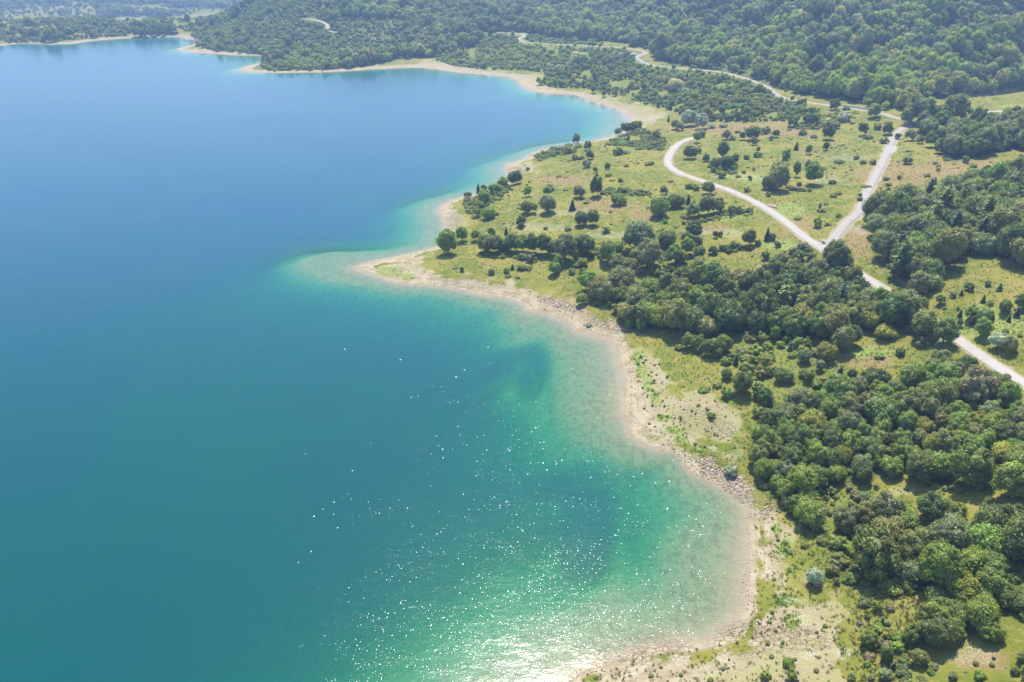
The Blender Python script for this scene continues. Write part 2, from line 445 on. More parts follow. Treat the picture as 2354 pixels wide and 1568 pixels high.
FAR_SHORE = [(-300, 46), (0, 43.5), (48, 42), (95, 38), (130, 35.5), (160, 35), (180, 34), (196, 30), (205, 20), (222, 12), (205, 16), (150, 19.5), (75, 21), (0, 22), (-300, 26)]
THICKET = [(650, 345), (700, 355), (745, 370), (757, 400), (757, 425), (790, 418), (840, 396), (862, 398), (868, 380), (840, 362), (830, 347), (790, 345), (740, 338), (680, 337)]
THICKET2 = [(862, 345), (905, 343), (940, 345), (985, 378), (960, 366), (930, 366), (908, 378), (905, 360), (895, 345)]
THICKET3 = [(760, 488), (775, 500), (800, 520), (812, 560), (835, 590), (838, 560), (832, 540), (850, 520), (880, 505), (855, 492), (835, 484), (815, 488), (815, 500)]
THICKET4 = [(852, 605), (858, 640), (866, 682), (905, 690), (925, 690), (940, 670), (905, 650), (905, 615), (880, 600)]
CLEAR_R = [(935, 302), (1024, 300), (1024, 345), (1000, 350), (975, 340), (950, 322)]
TAN = [cc(7, [(0, -40), (200, -60)])[0], (700, 450), (720, 462), (740, 466), (752, 480), (765, 500), (790, 520), (803, 545), (812, 575), (835, 590), (855, 600), (850, 640), (860, 672), (850, 720), (800, 780), (640, 1000), (380, 1000), (440, 840), (500, 735), (560, 682), (620, 652), (690, 642), (735, 630), (748, 600), (748, 520), (725, 490), (690, 470), (640, 440), (618, 425), (620, 380), (618, 345),
       (575, 325), (560, 318), (575, 312), (608, 322), (632, 340), (655, 350), (668, 370), (690, 385), (735, 398), (745, 420), (748, 455), (735, 462), (715, 455)]
TAN2 = [(352, 266), (390, 258), (425, 250), (440, 247), (430, 262), (455, 272), (500, 277), (540, 283), (580, 300), (615, 318), (640, 335), (620, 345), (560, 325), (500, 302), (440, 292), (395, 285)]
TAN3 = [(510, 162), (530, 160), (545, 166), (545, 175), (530, 180), (512, 180), (508, 170)]
TAN4 = [(440, 206), (455, 200), (470, 212), (475, 228), (465, 236), (447, 235), (440, 222)]
TAN7 = [(780, 91), (800, 91), (808, 97), (800, 101), (785, 98)]
TAN5 = [(420, 59), (440, 59), (470, 66), (500, 70), (545, 72), (548, 86), (590, 90), (620, 97), (655, 105), (668, 112), (655, 125), (640, 130), (628, 118), (600, 108), (560, 96), (520, 90), (515, 80), (480, 74), (440, 70), (380, 68), (300, 74), (240, 72), (240, 68), (330, 70), (400, 64)]
TAN6 = [(-300, 60), (0, 47), (50, 46), (95, 42), (130, 39), (160, 38.4), (190, 40), (206, 42), (196, 46), (240, 52), (275, 55), (285, 58), (272, 60), (240, 56), (200, 55), (180, 50), (200, 44), (182, 40), (178, 35.5), (130, 36), (90, 38.5), (48, 43), (0, 44), (-300, 55)]
LUSH = [(637, 357, 7, 9), (642, 372, 8, 8), (648, 384, 6, 8), (655, 398, 5, 8), (664, 418, 11, 4), (676, 430, 12, 5), (680, 440, 8, 4), (784, 548, 10, 10), (777, 530, 5, 7), (792, 572, 7, 6), (785, 600, 10, 8), (792, 622, 8, 9), (390, 272, 15, 6), (408, 277, 8, 4), (604, 307, 7, 3), (700, 452, 6, 4),
        (985, 325, 40, 20), (860, 352, 40, 6), (760, 180, 25, 5), (790, 210, 18, 9), (720, 215, 25, 6), (780, 245, 20, 6), (970, 490, 20, 6), (950, 478, 12, 4), (1010, 106, 14, 2)]
DRY = [(985, 660, 30, 12), (900, 660, 30, 10), (760, 130, 60, 8), (900, 175, 40, 14), (960, 170, 50, 14), (795, 225, 14, 12), (860, 240, 14, 14), (720, 190, 16, 5), (930, 482, 30, 5), (690, 128, 30, 5), (600, 205, 30, 8), (560, 180, 30, 6), (820, 350, 14, 3), (640, 215, 14, 8), (870, 362, 22, 6), (715, 228, 14, 4), (560, 300, 20, 4)]
ROCKS = [(610, 322, 30, 10, .3), (632, 333, 14, 6, .3), (718, 466, 26, 13, .5), (740, 485, 22, 14, .8), (765, 505, 14, 12, .8), (700, 420, 26, 14, .2), (470, 283, 40, 6, .1), (812, 586, 14, 5, .2), (517, 172, 12, 6, 0), (455, 222, 10, 10, 0), (560, 305, 30, 5, .3), (640, 650, 60, 16, 0), (800, 640, 36, 14, 0), (720, 430, 20, 10, 0), (748, 640, 40, 20, 0), (795, 625, 10, 6, 0)]
FLOW = [(975, 655, 30, 14), (900, 490, 20, 5), (930, 340, 20, 8), (960, 640, 14, 6), (802, 618, 9, 7), (792, 600, 8, 4), (810, 655, 12, 5), (738, 176, 30, 5), (848, 158, 26, 4), (855, 230, 16, 6), (730, 233, 18, 6), (846, 655, 10, 10), (735, 455, 10, 8), (700, 232, 14, 5), (823, 180, 24, 5), (540, 227, 40, 6), (610, 235, 30, 5), (560, 212, 40, 4)]
def blobs(px, py, L):
    o = np.zeros(px.shape)
    for b in L:
        t = b[4] if len(b) > 4 else 0
        ca, sa = math.cos(t), math.sin(t)
        ex, ey = px - b[0], py - b[1]
        o = np.maximum(o, np.exp(-1.0 * (((ex * ca + ey * sa) / b[2]) ** 2 + ((-ex * sa + ey * ca) / b[3]) ** 2)))
    return o
def pmask(px, py, polys, soft, dep):
    """soft inside mask; soft in metres"""
    o = np.full(px.shape, -99.0)
    for P in polys:
        P = np.array(P)
        m = (px > P[:, 0].min() - 30) & (px < P[:, 0].max() + 30) & (py > P[:, 1].min() - 30) & (py < P[:, 1].max() + 30)
        if m.any(): o[m] = np.maximum(o[m], sdf(px[m], py[m], list(map(tuple, P))) * dep[m] / FPX)
    return o

# ------------------------------------------------------------------ the ground sheet (denser towards the viewer), lake bed included
NA, NRD = 860, 800
AP = np.array([0.0, -200.0])
az = np.radians(np.linspace(-62, 62, NA))
rr = np.concatenate([np.geomspace(180, 262, 24, endpoint=False), 262 * (1 + np.linspace(0, 1, NRD - 24) * 1.0) ** 0])
tt = np.linspace(0, 1, NRD - 24)
r0, r1, pw = 262.0, 6400.0, 0.55
rr[24:] = (r0 ** (1 - 1.45) + tt * ((r1) ** (1 - 1.45) - r0 ** (1 - 1.45))) ** (1 / (1 - 1.45))
AZ, RR = np.meshgrid(az, rr)
GX = (AP[0] + RR * np.sin(AZ)).ravel(); GY = (AP[1] + RR * np.cos(AZ)).ravel()
GZ, GD, GR = height(GX, GY, True)
PX, PY, DEP = proj(GX, GY, GZ)
n1 = fbm(GX, GY, 14.0, 4, 71) ; n2 = fbm(GX, GY, 5.0, 3, 75)
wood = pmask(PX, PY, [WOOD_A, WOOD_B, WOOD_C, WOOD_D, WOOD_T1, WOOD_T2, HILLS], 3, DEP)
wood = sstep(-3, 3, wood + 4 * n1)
scrub = sstep(-3, 3, pmask(PX, PY, [SHRUBS_N, THICKET, THICKET2, THICKET3, THICKET4], 3, DEP) + 4 * n1)
tanm = pmask(PX, PY, [TAN, TAN2, TAN3, TAN4, TAN5, TAN6, TAN7], 2, DEP)
tanm = sstep(-7, 7, tanm + 6 * n1 + 3 * n2 - 3.0)
fringe = np.clip(GY / 260, .7, 4.0)
beach = np.maximum(tanm, 1 - sstep(2.2, 5.0, (GD + 1.5 * n2) / fringe))
beach = np.where(GD < 0, 1.0, beach)
rock = blobs(PX, PY, ROCKS); lush = blobs(PX, PY, LUSH); dry = blobs(PX, PY, DRY); flow = blobs(PX, PY, FLOW)
gravel = 1 - sstep(0.2, 1.6, GR - 2.8 + 1.2 * n2)
TRAILS = [cc(7, [(1060, 1030), (1230, 1020), (1290, 990), (1370, 1030), (1450, 1090), (1500, 1180)]), cc(7, [(1370, 1030), (1480, 1050), (1600, 1030), (1640, 980), (1645, 920)]), cc(7, [(2065, 860), (2090, 980), (2150, 1060), (2210, 1110)]), cc(7, [(930, 350), (970, 430), (990, 490)]),
          cc(7, [(2060, 1465), (2150, 1390), (2260, 1350)]), cc(2, [(1210, 1430), (1245, 1490), (1290, 1568)]), cc(2, [(1165, 1450), (1215, 1495)]), cc(5, [(640, 130), (700, 120), (760, 125)])]
for T_ in TRAILS:
    T_ = np.array(T_); m = (PX > T_[:, 0].min() - 4) & (PX < T_[:, 0].max() + 4) & (PY > T_[:, 1].min() - 4) & (PY < T_[:, 1].max() + 4)
    if m.any(): gravel[m] = np.maximum(gravel[m], .85 * np.exp(-(sdf(PX[m], PY[m], list(map(tuple, T_)), closed=False) / .75) ** 2))
relief = rock * sstep(0.5, 3, GD + 3) * (fbm(GX, GY, 2.0, 2, 91) * .32 + fbm(GX, GY, 5, 2, 95) * .3)
Zt = GZ + np.where(GR > 6, relief, 0)
ii = np.arange((NRD - 1) * (NA - 1)); r_ = ii // (NA - 1); c_ = ii % (NA - 1)
v0 = r_ * NA + c_
Fq = np.stack([v0, v0 + 1, v0 + NA + 1, v0 + NA], 1)

g = G('meadow_beach_and_lake_bed')
P = g.pos()
nA = g.noise(.045, 4); nB = g.noise(.23, 4, .6); nC = g.noise(1.3, 4, .65); nD = g.noise(.011, 3); nE = g.noise(4.0, 3, .7)
meadow = g.mix(g.ramp(nA, .38, .64), (.128, .162, .018), (.232, .218, .038))
meadow = g.mix(g.math('MULTIPLY', g.ramp(nB, .46, .66), .75), meadow, (.29, .24, .080))
meadow = g.mix(g.math('MULTIPLY', g.ramp(nC, .55, .72), .55), meadow, (.085, .115, .022))
brown = g.mix(g.ramp(nC, .4, .66), (.24, .170, .070), (.30, .230, .102))
dryf = g.math('ADD', g.attr('dry'), g.math('MULTIPLY', g.math('SUBTRACT', nD, .44), 1.5))
dryf = g.ramp(g.math('ADD', dryf, g.math('MULTIPLY', g.math('SUBTRACT', nB, .5), 1.2)), .22, .72)
meadow = g.mix(g.math('MULTIPLY', dryf, .85), meadow, brown)
lushc = g.mix(g.ramp(nC, .35, .65), (.170, .220, .036), (.285, .315, .100))
lf = g.ramp(g.math('ADD', g.attr('lush'), g.math('MULTIPLY', g.math('SUBTRACT', nB, .5), 1.3)), .32, .62)
meadow = g.mix(g.math('MULTIPLY', g.ramp(g.noise(.8, 4, .65, stretch=(.35, 1.7, 1, .25)), .52, .68), .5), meadow, (.30, .235, .095))
meadow = g.mix(g.math('MULTIPLY', g.ramp(g.noise(2.2, 3, .7), .56, .70), .5), meadow, (.095, .115, .028))
meadow = g.mix(g.math('MULTIPLY', lf, .9), meadow, lushc)
flowf = g.math('MULTIPLY', g.ramp(nE, .50, .66), g.ramp(g.math('ADD', g.attr('flow'), g.math('MULTIPLY', g.math('SUBTRACT', nB, .5), 1.4)), .35, .75))
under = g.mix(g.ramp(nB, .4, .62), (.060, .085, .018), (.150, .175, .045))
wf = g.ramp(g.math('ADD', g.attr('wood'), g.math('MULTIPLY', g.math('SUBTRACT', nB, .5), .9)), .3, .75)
sf = g.math('MULTIPLY', g.attr('scrub'), g.ramp(nB, .35, .6))
meadow = g.mix(g.math('MULTIPLY', sf, .7), meadow, (.150, .195, .040))
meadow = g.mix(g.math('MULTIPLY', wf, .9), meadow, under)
# sand, with plants in it and cracked plates of clay
sand = g.mix(g.ramp(nB, .38, .62), (.325, .265, .160), (.42, .36, .24))
sand = g.mix(g.math('MULTIPLY', g.ramp(nC, .52, .7), .55), sand, (.26, .205, .125))
crk = g.voro(.55, 'DISTANCE_TO_EDGE', 'Distance', stretch=(1, 1.5, 1, .3))
crf = g.math('MULTIPLY', g.math('SUBTRACT', 1.0, g.ramp(g.math('ADD', crk, g.math('MULTIPLY', g.math('SUBTRACT', nC, .5), .18)), .02, .11)), g.ramp(g.attr('rock'), .25, .6))
sand = g.mix(g.math('MULTIPLY', crf, .6), sand, (.19, .155, .085))
tuft = g.math('MULTIPLY', g.ramp(g.math('ADD', nE, g.math('MULTIPLY', nA, .35)), .70, .80), g.ramp(g.attr('depth'), -.9, -1.6))
sand = g.mix(g.math('MULTIPLY', tuft, .8), sand, (.23, .225, .085))
inl = g.math('MULTIPLY', g.ramp(g.math('ADD', g.math('MULTIPLY', nA, .6), g.math('MULTIPLY', nB, .9)), .66, .82), g.ramp(g.attr('depth'), -1.0, -2.4))
sand = g.mix(g.math('MULTIPLY', inl, .8), sand, g.mix(nC, (.22, .22, .07), (.36, .31, .14)))
sand = g.mix(g.math('MULTIPLY', lf, .95), sand, lushc)
sand = g.mix(flowf, sand, (.60, .59, .54))
bedc = g.mix(g.ramp(g.noise(.5, 4, .6), .42, .66), (.27, .25, .15), (.185, .18, .11))
bedc = g.mix(g.ramp(g.noise(.7, 3, .6, stretch=(2.2, .35, 1)), .56, .70, 0, .55), bedc, (.075, .085, .050))
strand = g.math('SINE', g.math('ADD', g.math('MULTIPLY', g.attr('depth'), 15.0), g.math('MULTIPLY', nB, 5.0)))
sand = g.mix(g.math('MULTIPLY', g.math('MULTIPLY', g.ramp(strand, .45, .95), g.ramp(g.attr('depth'), -2.6, -.8)), g.math('MULTIPLY', g.ramp(nC, .35, .6), .55)), sand, (.22, .17, .105))
wet = g.ramp(g.attr('depth'), -.18, .02)
sand = g.mix(g.math('MULTIPLY', wet, .6), sand, (.33, .27, .19))
sand = g.mix(g.ramp(g.attr('depth'), .05, .7), sand, bedc)
rk = g.mix(g.voro(1.3, out='Color', stretch=(1, 1.6, 1, .4)), (.30, .235, .165), (.46, .37, .27))
rk = g.mix(g.math('MULTIPLY', crf, .9), rk, (.11, .085, .06))
sand = g.mix(g.math('MULTIPLY', g.ramp(g.math('ADD', g.attr('stony'), g.math('MULTIPLY', g.math('SUBTRACT', nB, .5), .8)), .4, .7), g.ramp(g.attr('depth'), 1.0, -.1)), sand, rk)
bf = g.ramp(g.math('ADD', g.math('ADD', g.attr('beach'), g.math('MULTIPLY', g.math('SUBTRACT', nB, .5), 1.3)), g.math('MULTIPLY', g.math('SUBTRACT', nC, .5), .8)), .38, .64)
col = g.mix(bf, g.mix(flowf, meadow, (.50, .50, .40)), sand)
col = g.mix(g.ramp(g.math('ADD', g.attr('gravel'), g.math('MULTIPLY', g.math('SUBTRACT', nC, .5), .7)), .45, .8), col, g.mix(nC, (.29, .235, .155), (.40, .335, .245)))
hgt = g.math('ADD', g.math('MULTIPLY', nE, .35), nC)
hgt = g.math('SUBTRACT', hgt, g.math('MULTIPLY', crf, .5))
M_GROUND = g.surf(g.princ(col, .95, .12, g.bump(hgt, .55, .8)))

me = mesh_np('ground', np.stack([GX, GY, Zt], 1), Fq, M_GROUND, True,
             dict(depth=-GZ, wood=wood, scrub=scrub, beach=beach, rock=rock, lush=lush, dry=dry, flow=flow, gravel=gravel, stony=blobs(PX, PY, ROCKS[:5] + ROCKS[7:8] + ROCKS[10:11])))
ground = tag(link('ground', me), kind='structure')

# ------------------------------------------------------------------ the lake
sel_r = np.arange(0, NRD, 2); sel_c = np.arange(0, NA, 2)
gi = (sel_r[:, None] * NA + sel_c[None, :])
dmin = GD[gi]; hh = GZ[gi]
vid = np.arange(gi.size).reshape(gi.shape)
q = np.stack([vid[:-1, :-1], vid[:-1, 1:], vid[1:, 1:], vid[1:, :-1]], -1).reshape(-1, 4)
hm = np.minimum.reduce([hh[:-1, :-1], hh[:-1, 1:], hh[1:, 1:], hh[1:, :-1]]).ravel()
dm = np.minimum.reduce([dmin[:-1, :-1], dmin[:-1, 1:], dmin[1:, 1:], dmin[1:, :-1]]).ravel()
q = q[(dm < 14)]
used = np.unique(q); rem = np.full(gi.size, -1); rem[used] = np.arange(len(used)); q = rem[q]
gf = gi.ravel()[used]
g = G('lake_water')
dep = g.math('MAXIMUM', g.attr('depth'), 0.0)
def expo(k): return g.math('EXPONENT', g.math('MULTIPLY', dep, -k))
comb = g.new('CombineColor')
g.put(comb.inputs[0], expo(.33)); g.put(comb.inputs[1], expo(.075)); g.put(comb.inputs[2], expo(.15))
trans = g.new('BsdfTransparent'); g.put(trans.inputs[0], comb.outputs[0])
sh = g.ramp(dep, 1.0, 8.5)
lz = g.noise(.012, 3)
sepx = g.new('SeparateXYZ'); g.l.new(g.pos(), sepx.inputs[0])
sky_blue_far = g.ramp(sepx.outputs[1], 110, 440)                 # bluer with distance: sky reflection put into the water colour
clear = g.mix(sky_blue_far, (.0008, .060, .066), (.0020, .064, .122))  # deep-water tone, its far end tinted with painted sky reflection
body = g.mix(sh, g.mix(sky_blue_far, (.008, .086, .066), (.008, .125, .135)), g.mix(g.ramp(lz, .35, .7), clear, g.mix(1.0, clear, (1.2, 1.16, .9), 'MULTIPLY')))
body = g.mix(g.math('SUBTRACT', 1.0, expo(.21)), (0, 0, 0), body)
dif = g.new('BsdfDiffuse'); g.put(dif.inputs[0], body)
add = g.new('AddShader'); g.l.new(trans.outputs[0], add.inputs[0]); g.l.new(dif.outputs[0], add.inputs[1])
gust = g.ramp(g.noise(.02, 3, .6, stretch=(1, 2.2, 1, .35)), .36, .66, .72, 1.0)
w1 = g.noise(2.1, 3, .6, stretch=(.75, 1.35, 1, .2)); w2 = g.noise(.6, 2, .5, stretch=(.8, 1.3, 1, -.3))
grp = g.ramp(g.noise(.16, 3, .6, stretch=(.8, 1.6, 1, .3)), .35, .68, .55, 1.35)
hw = g.math('MULTIPLY', g.math('MULTIPLY', grp, g.math('ADD', w1, g.math('MULTIPLY', w2, 1.4))), gust)
nrm = g.bump(hw, .026, 1.0)
gl = g.new('BsdfGlossy', distribution='GGX'); g.put(gl.inputs['Roughness'], .15); g.put(gl.inputs['Color'], (1, 1, 1)); g.l.new(nrm, gl.inputs['Normal'])
fr = g.new('Fresnel'); fr.inputs['IOR'].default_value = 1.333; g.l.new(nrm, fr.inputs['Normal'])
mx = g.new('MixShader'); g.l.new(fr.outputs[0], mx.inputs[0]); g.l.new(add.outputs[0], mx.inputs[1]); g.l.new(gl.outputs[0], mx.inputs[2])
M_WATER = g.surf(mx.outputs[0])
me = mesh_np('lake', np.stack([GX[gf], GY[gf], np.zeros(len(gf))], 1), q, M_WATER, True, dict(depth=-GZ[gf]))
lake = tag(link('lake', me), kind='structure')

# small tilted faces of the ripples in the near bay: those that happen to face the sun flash
rw = np.random.RandomState(77)
nw = 2300000
WY = 92 + 250 * rw.rand(nw) ** 1.25; WX = rw.uniform(-.56, .40, nw) * WY
gg = fbm(WX, WY, 16.0, 3, 606) * .6 + fbm(WX * .6, WY * 1.6, 5.0, 2, 611) * .5
kw = rw.rand(nw) < np.clip(.42 + 1.15 * gg, .06, 1.0) * (1 - sstep(210, 340, WY)) * sstep(-.56, -.2, WX / WY)
WX, WY, gg = WX[kw], WY[kw], gg[kw]
kw = sdf(WX, WY, [tuple(q_) for q_ in SHORE_POLY if q_[1] < 900 or q_[0] < -900]) > 1.0
WX, WY, gg = WX[kw], WY[kw], gg[kw]; nw = len(WX)
sg = .084 * (1 + .35 * gg)
ax_, ay_ = rw.normal(size=nw) * sg * .85, rw.normal(size=nw) * sg
L1 = (.05 + .10 * rw.rand(nw) ** 1.5) * np.clip(WY / 200, .7, 1.6); L2 = L1 * .45
th = rw.normal(size=nw) * .35
c1, s1 = np.cos(th), np.sin(th)
tri = []
for (u_, v_) in ((-1, -.6), (1, -.6), (0, 1)):
    dx_, dy_ = u_ * L1 * c1 - v_ * L2 * s1, u_ * L1 * s1 + v_ * L2 * c1
    tri.append(np.stack([WX + dx_, WY + dy_, .045 + ax_ * dx_ + ay_ * dy_], 1))
Vw = np.stack(tri, 1).reshape(-1, 3)
g = G('ripple_faces')
tr = g.new('BsdfTransparent'); gl = g.new('BsdfGlossy', distribution='GGX'); g.put(gl.inputs['Roughness'], .12)
fr = g.new('Fresnel'); fr.inputs['IOR'].default_value = 1.333
mx = g.new('MixShader'); g.l.new(fr.outputs[0], mx.inputs[0]); g.l.new(tr.outputs[0], mx.inputs[1]); g.l.new(gl.outputs[0], mx.inputs[2])
g.surf(mx.outputs[0])
tag(link('lake_ripples', mesh_np('lake_ripples', Vw, np.arange(nw * 3).reshape(nw, 3), g.m)), kind='stuff')
print('ripples', nw)

# ------------------------------------------------------------------ roads
def road_mat(name, a, b, patch):
    g = G(name)
    c = g.mix(g.noise(.5, 4, .6), a, b)
    c = g.mix(g.ramp(g.noise(.16, 3, .5), .58, .66, 0, .5), c, patch)
    side = g.math('ABSOLUTE', g.attr('across'))
    c = g.mix(g.ramp(g.math('ADD', side, g.math('MULTIPLY', g.noise(1.0, 3), .3)), .92, 1.12, 0, .7), c, (.42, .34, .23))
    c = g.mix(g.ramp(g.math('ABSOLUTE', g.math('SUBTRACT', side, .45)), .12, .02, 0, .22), c, patch)
    return g.surf(g.princ(c, .9, .2, g.bump(g.noise(6, 2), .02)))
M_ROAD = road_mat('pale_worn_asphalt', (.34, .305, .265), (.41, .375, .33), (.31, .285, .26))
M_ROAD2 = road_mat('grey_patched_asphalt', (.30, .275, .25), (.365, .34, .31), (.23, .22, .215))
def ribbon(name, W, wd, mat, lift=.07):
    T = np.gradient(W[:, :2], axis=0); T /= np.linalg.norm(T, axis=1)[:, None] + 1e-9
    N = np.stack([-T[:, 1], T[:, 0]], 1)
    cols = np.array([-1.02, -1, -.5, 0, .5, 1, 1.02])
    wv = wd / 2 * (1 + .05 * fbm(W[:, 0], W[:, 1], 14, 3, 5))
    V = []; A = []
    for c in cols:
        xy = W[:, :2] + N * (wv * c)[:, None]
        z = W[:, 2] + lift - (.35 if abs(c) > 1 else 0.03 * c * c)
        V.append(np.column_stack([xy, z])); A.append(np.full(len(W), c))
    n = len(W); V = np.concatenate(V); A = np.concatenate(A)
    F = []
    for k in range(len(cols) - 1):
        a = np.arange(n - 1) + k * n
        F.append(np.stack([a, a + n, a + n + 1, a + 1], 1))
    return link(name, mesh_np(name, V, np.concatenate(F)[:, ::-1], mat, False, dict(across=A)))
for nm, (W, wd) in ROADS.items():
    o = ribbon('road', W, wd, M_ROAD if nm not in ('branch', ) else M_ROAD2, .07 if nm != 'branch' else .045)
    tag(o, kind='structure')
# lay-by beside the branch road, and the widened mouth of the junction
def patch(name, pts, mat, lift):
    W = place(pts)
    D, Z, _ = road_near(W[:, 0], W[:, 1])
    c = W[:, :2].mean(0)
    V = [(c[0], c[1], 0)] + [(p[0], p[1], 0) for p in W]
    V = np.array(V); _, Z, _ = road_near(V[:, 0], V[:, 1])
    V[:, 2] = Z + lift
    n = len(W)
    F = np.array([[0, 1 + i, 1 + (i + 1) % n] for i in range(n)])
    nv = (np.cross(V[F[0][1]] - V[0], V[F[0][2]] - V[0]))[2]
    if nv < 0: F = F[:, ::-1]
    return tag(link(name, mesh_np(name, V, F, mat, False, dict(across=np.zeros(len(V))))), kind='structure')
patch('lay_by', cc(3, [(1425, 1068), (1465, 1050), (1488, 1015), (1465, 1003), (1440, 1010), (1425, 1035)]), M_ROAD2, .025)
patch('junction_mouth', cc(5, [(940, 95), (1000, 128), (1030, 100), (1075, 60), (1055, 120), (1035, 160), (990, 178), (960, 150)]), M_ROAD, .055)

# ------------------------------------------------------------------ haze: one closed box of even air round everything
g = G('air_haze')
pv = g.new('VolumePrincipled')
pv.inputs['Color'].default_value = (.40, .60, 1.0, 1)
pv.inputs['Density'].default_value = 0.00025
pv.inputs['Anisotropy'].default_value = .25
g.l.new(pv.outputs[0], g.out.inputs['Volume'])
zb, zt = float(Zt.min()) - 1.5, float(max(Zt.max() + 16, CAM_H + 20))
X0, X1, Y0, Y1 = -6300, 6300, -420, 6700
V = [(x, y, z) for z in (zb, zt) for y in (Y0, Y1) for x in (X0, X1)]
F = [(0, 2, 3, 1), (4, 5, 7, 6), (0, 1, 5, 4), (2, 6, 7, 3), (0, 4, 6, 2), (1, 3, 7, 5)]
hz = tag(link('haze', mesh_np('haze', V, F, g.m)), kind='stuff')
print('ground z', Zt.min(), Zt.max())
# ------------------------------------------------------------------ foliage and bark
def leaf_material(name, sheen=.03, trans=.36, tl=(1.35, 1.5, .55)):
    g = G(name)
    tint = g.attr('tint', 'INSTANCER', 'Color')
    lr = g.attr('lr')
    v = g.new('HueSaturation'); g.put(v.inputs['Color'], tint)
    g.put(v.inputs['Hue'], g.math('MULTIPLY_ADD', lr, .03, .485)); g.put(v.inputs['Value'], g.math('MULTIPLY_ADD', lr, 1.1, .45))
    base = g.mix(g.math('MULTIPLY', g.ramp(g.noise(.22, 2), .45, .7), .35), v.outputs[0], g.mix(1.0, v.outputs[0], (1.35, 1.25, .8), 'MULTIPLY'))
    d = g.new('BsdfDiffuse'); g.put(d.inputs[0], base)
    t = g.new('BsdfTranslucent'); g.put(t.inputs[0], g.mix(1.0, base, tl, 'MULTIPLY'))
    m = g.new('MixShader'); m.inputs[0].default_value = trans; g.l.new(d.outputs[0], m.inputs[1]); g.l.new(t.outputs[0], m.inputs[2])
    s = g.new('BsdfGlossy'); g.put(s.inputs['Roughness'], .55); g.put(s.inputs['Color'], (.9, 1, .9))
    m2 = g.new('MixShader'); m2.inputs[0].default_value = sheen; g.l.new(m.outputs[0], m2.inputs[1]); g.l.new(s.outputs[0], m2.inputs[2])
    return g.surf(m2.outputs[0])
M_LEAF = leaf_material('broad_leaves')
M_NEEDLE = leaf_material('needles', .03, .12, (1.1, 1.2, .7))
M_BARK = plain('bark', (.16, .125, .09), .9, .35, 5)

def ico(sub):
    import bmesh
    bm = bmesh.new(); bmesh.ops.create_icosphere(bm, subdivisions=sub, radius=1.0)
    V = np.array([v.co[:] for v in bm.verts]); F = np.array([[v.index for v in f.verts] for f in bm.faces]); bm.free()
    return V, F
ICO1, ICO2 = ico(1), ico(2)
def unit(v): return v / (np.linalg.norm(v, axis=-1, keepdims=True) + 1e-9)
def rvec(rs, n): return unit(rs.normal(size=(n, 3)))
def leaf_quads(rs, P, N, size, tiltj, narrow=.62):
    """small pointed blades at P facing roughly N"""
    n = len(P)
    nn = unit(N + rs.normal(size=(n, 3)) * tiltj)
    a = unit(np.cross(nn, rvec(rs, n))); b = np.cross(nn, a)
    s = size * (0.6 + .8 * rs.rand(n))[:, None]
    V = np.stack([P + a * s, P + b * s * narrow + nn * s * .15, P - a * s, P - b * s * narrow + nn * s * .15], 1).reshape(-1, 3)
    F = np.arange(n * 4).reshape(n, 4)
    return V, F, np.repeat(rs.rand(n), 4)
def join_tq(parts):
    """parts: (V, F, lr) with 3- or 4-sided faces -> all quads (triangles get split off as triangle list separately)"""
    tris = []; V = []; L = []; off = 0
    for v, f, l in parts:
        f = np.asarray(f)
        if f.shape[1] == 4: f = np.concatenate([f[:, [0, 1, 2]], f[:, [0, 2, 3]]])
        tris.append(f + off); V.append(v); L.append(l); off += len(v)
    return np.concatenate(V), np.concatenate(tris), np.concatenate(L)
def crown_mesh(name, seed, lobes, leaves, size, shape='round', mat=None, sub=2):
    rs = np.random.RandomState(seed)
    cs = []; rad = []
    H = {'round': 1.0, 'tall': 1.35, 'flat': .72, 'loose': 1.05}[shape]
    n = lobes
    for i in range(n):
        t = (i + .5) / n
        zz = 1 - 1.75 * t ** 0.9
        ph = i * 2.399963 + rs.rand() * .5
        r = math.sqrt(max(0, 1 - zz * zz))
        rr_ = (.56 + .22 * rs.rand()) * (1 if shape != 'loose' else .9 + .45 * rs.rand())
        c = np.array([math.cos(ph) * r * rr_, math.sin(ph) * r * rr_, zz * rr_ * H])
        cs.append(c); rad.append((.25 + .27 * rs.rand()) * (1.0 if shape != 'loose' else .85))
    cs = np.array(cs); rad = np.array(rad)
    zlift = H * .98
    parts = []
    vi, fi = (ICO2 if sub == 2 else ICO1)
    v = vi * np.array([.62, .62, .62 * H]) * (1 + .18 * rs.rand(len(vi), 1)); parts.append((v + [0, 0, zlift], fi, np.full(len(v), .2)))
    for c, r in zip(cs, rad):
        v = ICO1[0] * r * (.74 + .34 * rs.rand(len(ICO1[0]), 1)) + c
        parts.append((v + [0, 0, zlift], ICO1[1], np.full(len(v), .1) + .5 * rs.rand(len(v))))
    per = int(leaves / n)
    P = []; N = []; LV = []
    for c, r in zip(cs, rad):
        d = rvec(rs, per * 2)
        d = d[(d @ unit(c + [0, 0, .35])) > -.35 + .3 * rs.rand(len(d))][:per]
        p = c + d * r * (.80 + .42 * rs.rand(len(d), 1))
        dd = np.linalg.norm(p[:, None] - cs[None], axis=2) / rad[None]
        keep = (dd.min(1) > .80)
        LV.append(np.full(int(keep.sum()), rs.rand())); P.append(p[keep]); N.append(unit(d[keep] + .35 * unit(p[keep]) + [0, 0, .65]))
    P = np.concatenate(P); N = np.concatenate(N)
    v, f, l = leaf_quads(rs, P, N, size, .5)
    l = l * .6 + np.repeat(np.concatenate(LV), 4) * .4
    parts.append((v + [0, 0, zlift], f, l))
    V, F, L = join_tq(parts)
    return mesh_np(name, V, F, mat or M_LEAF, False, dict(lr=L))
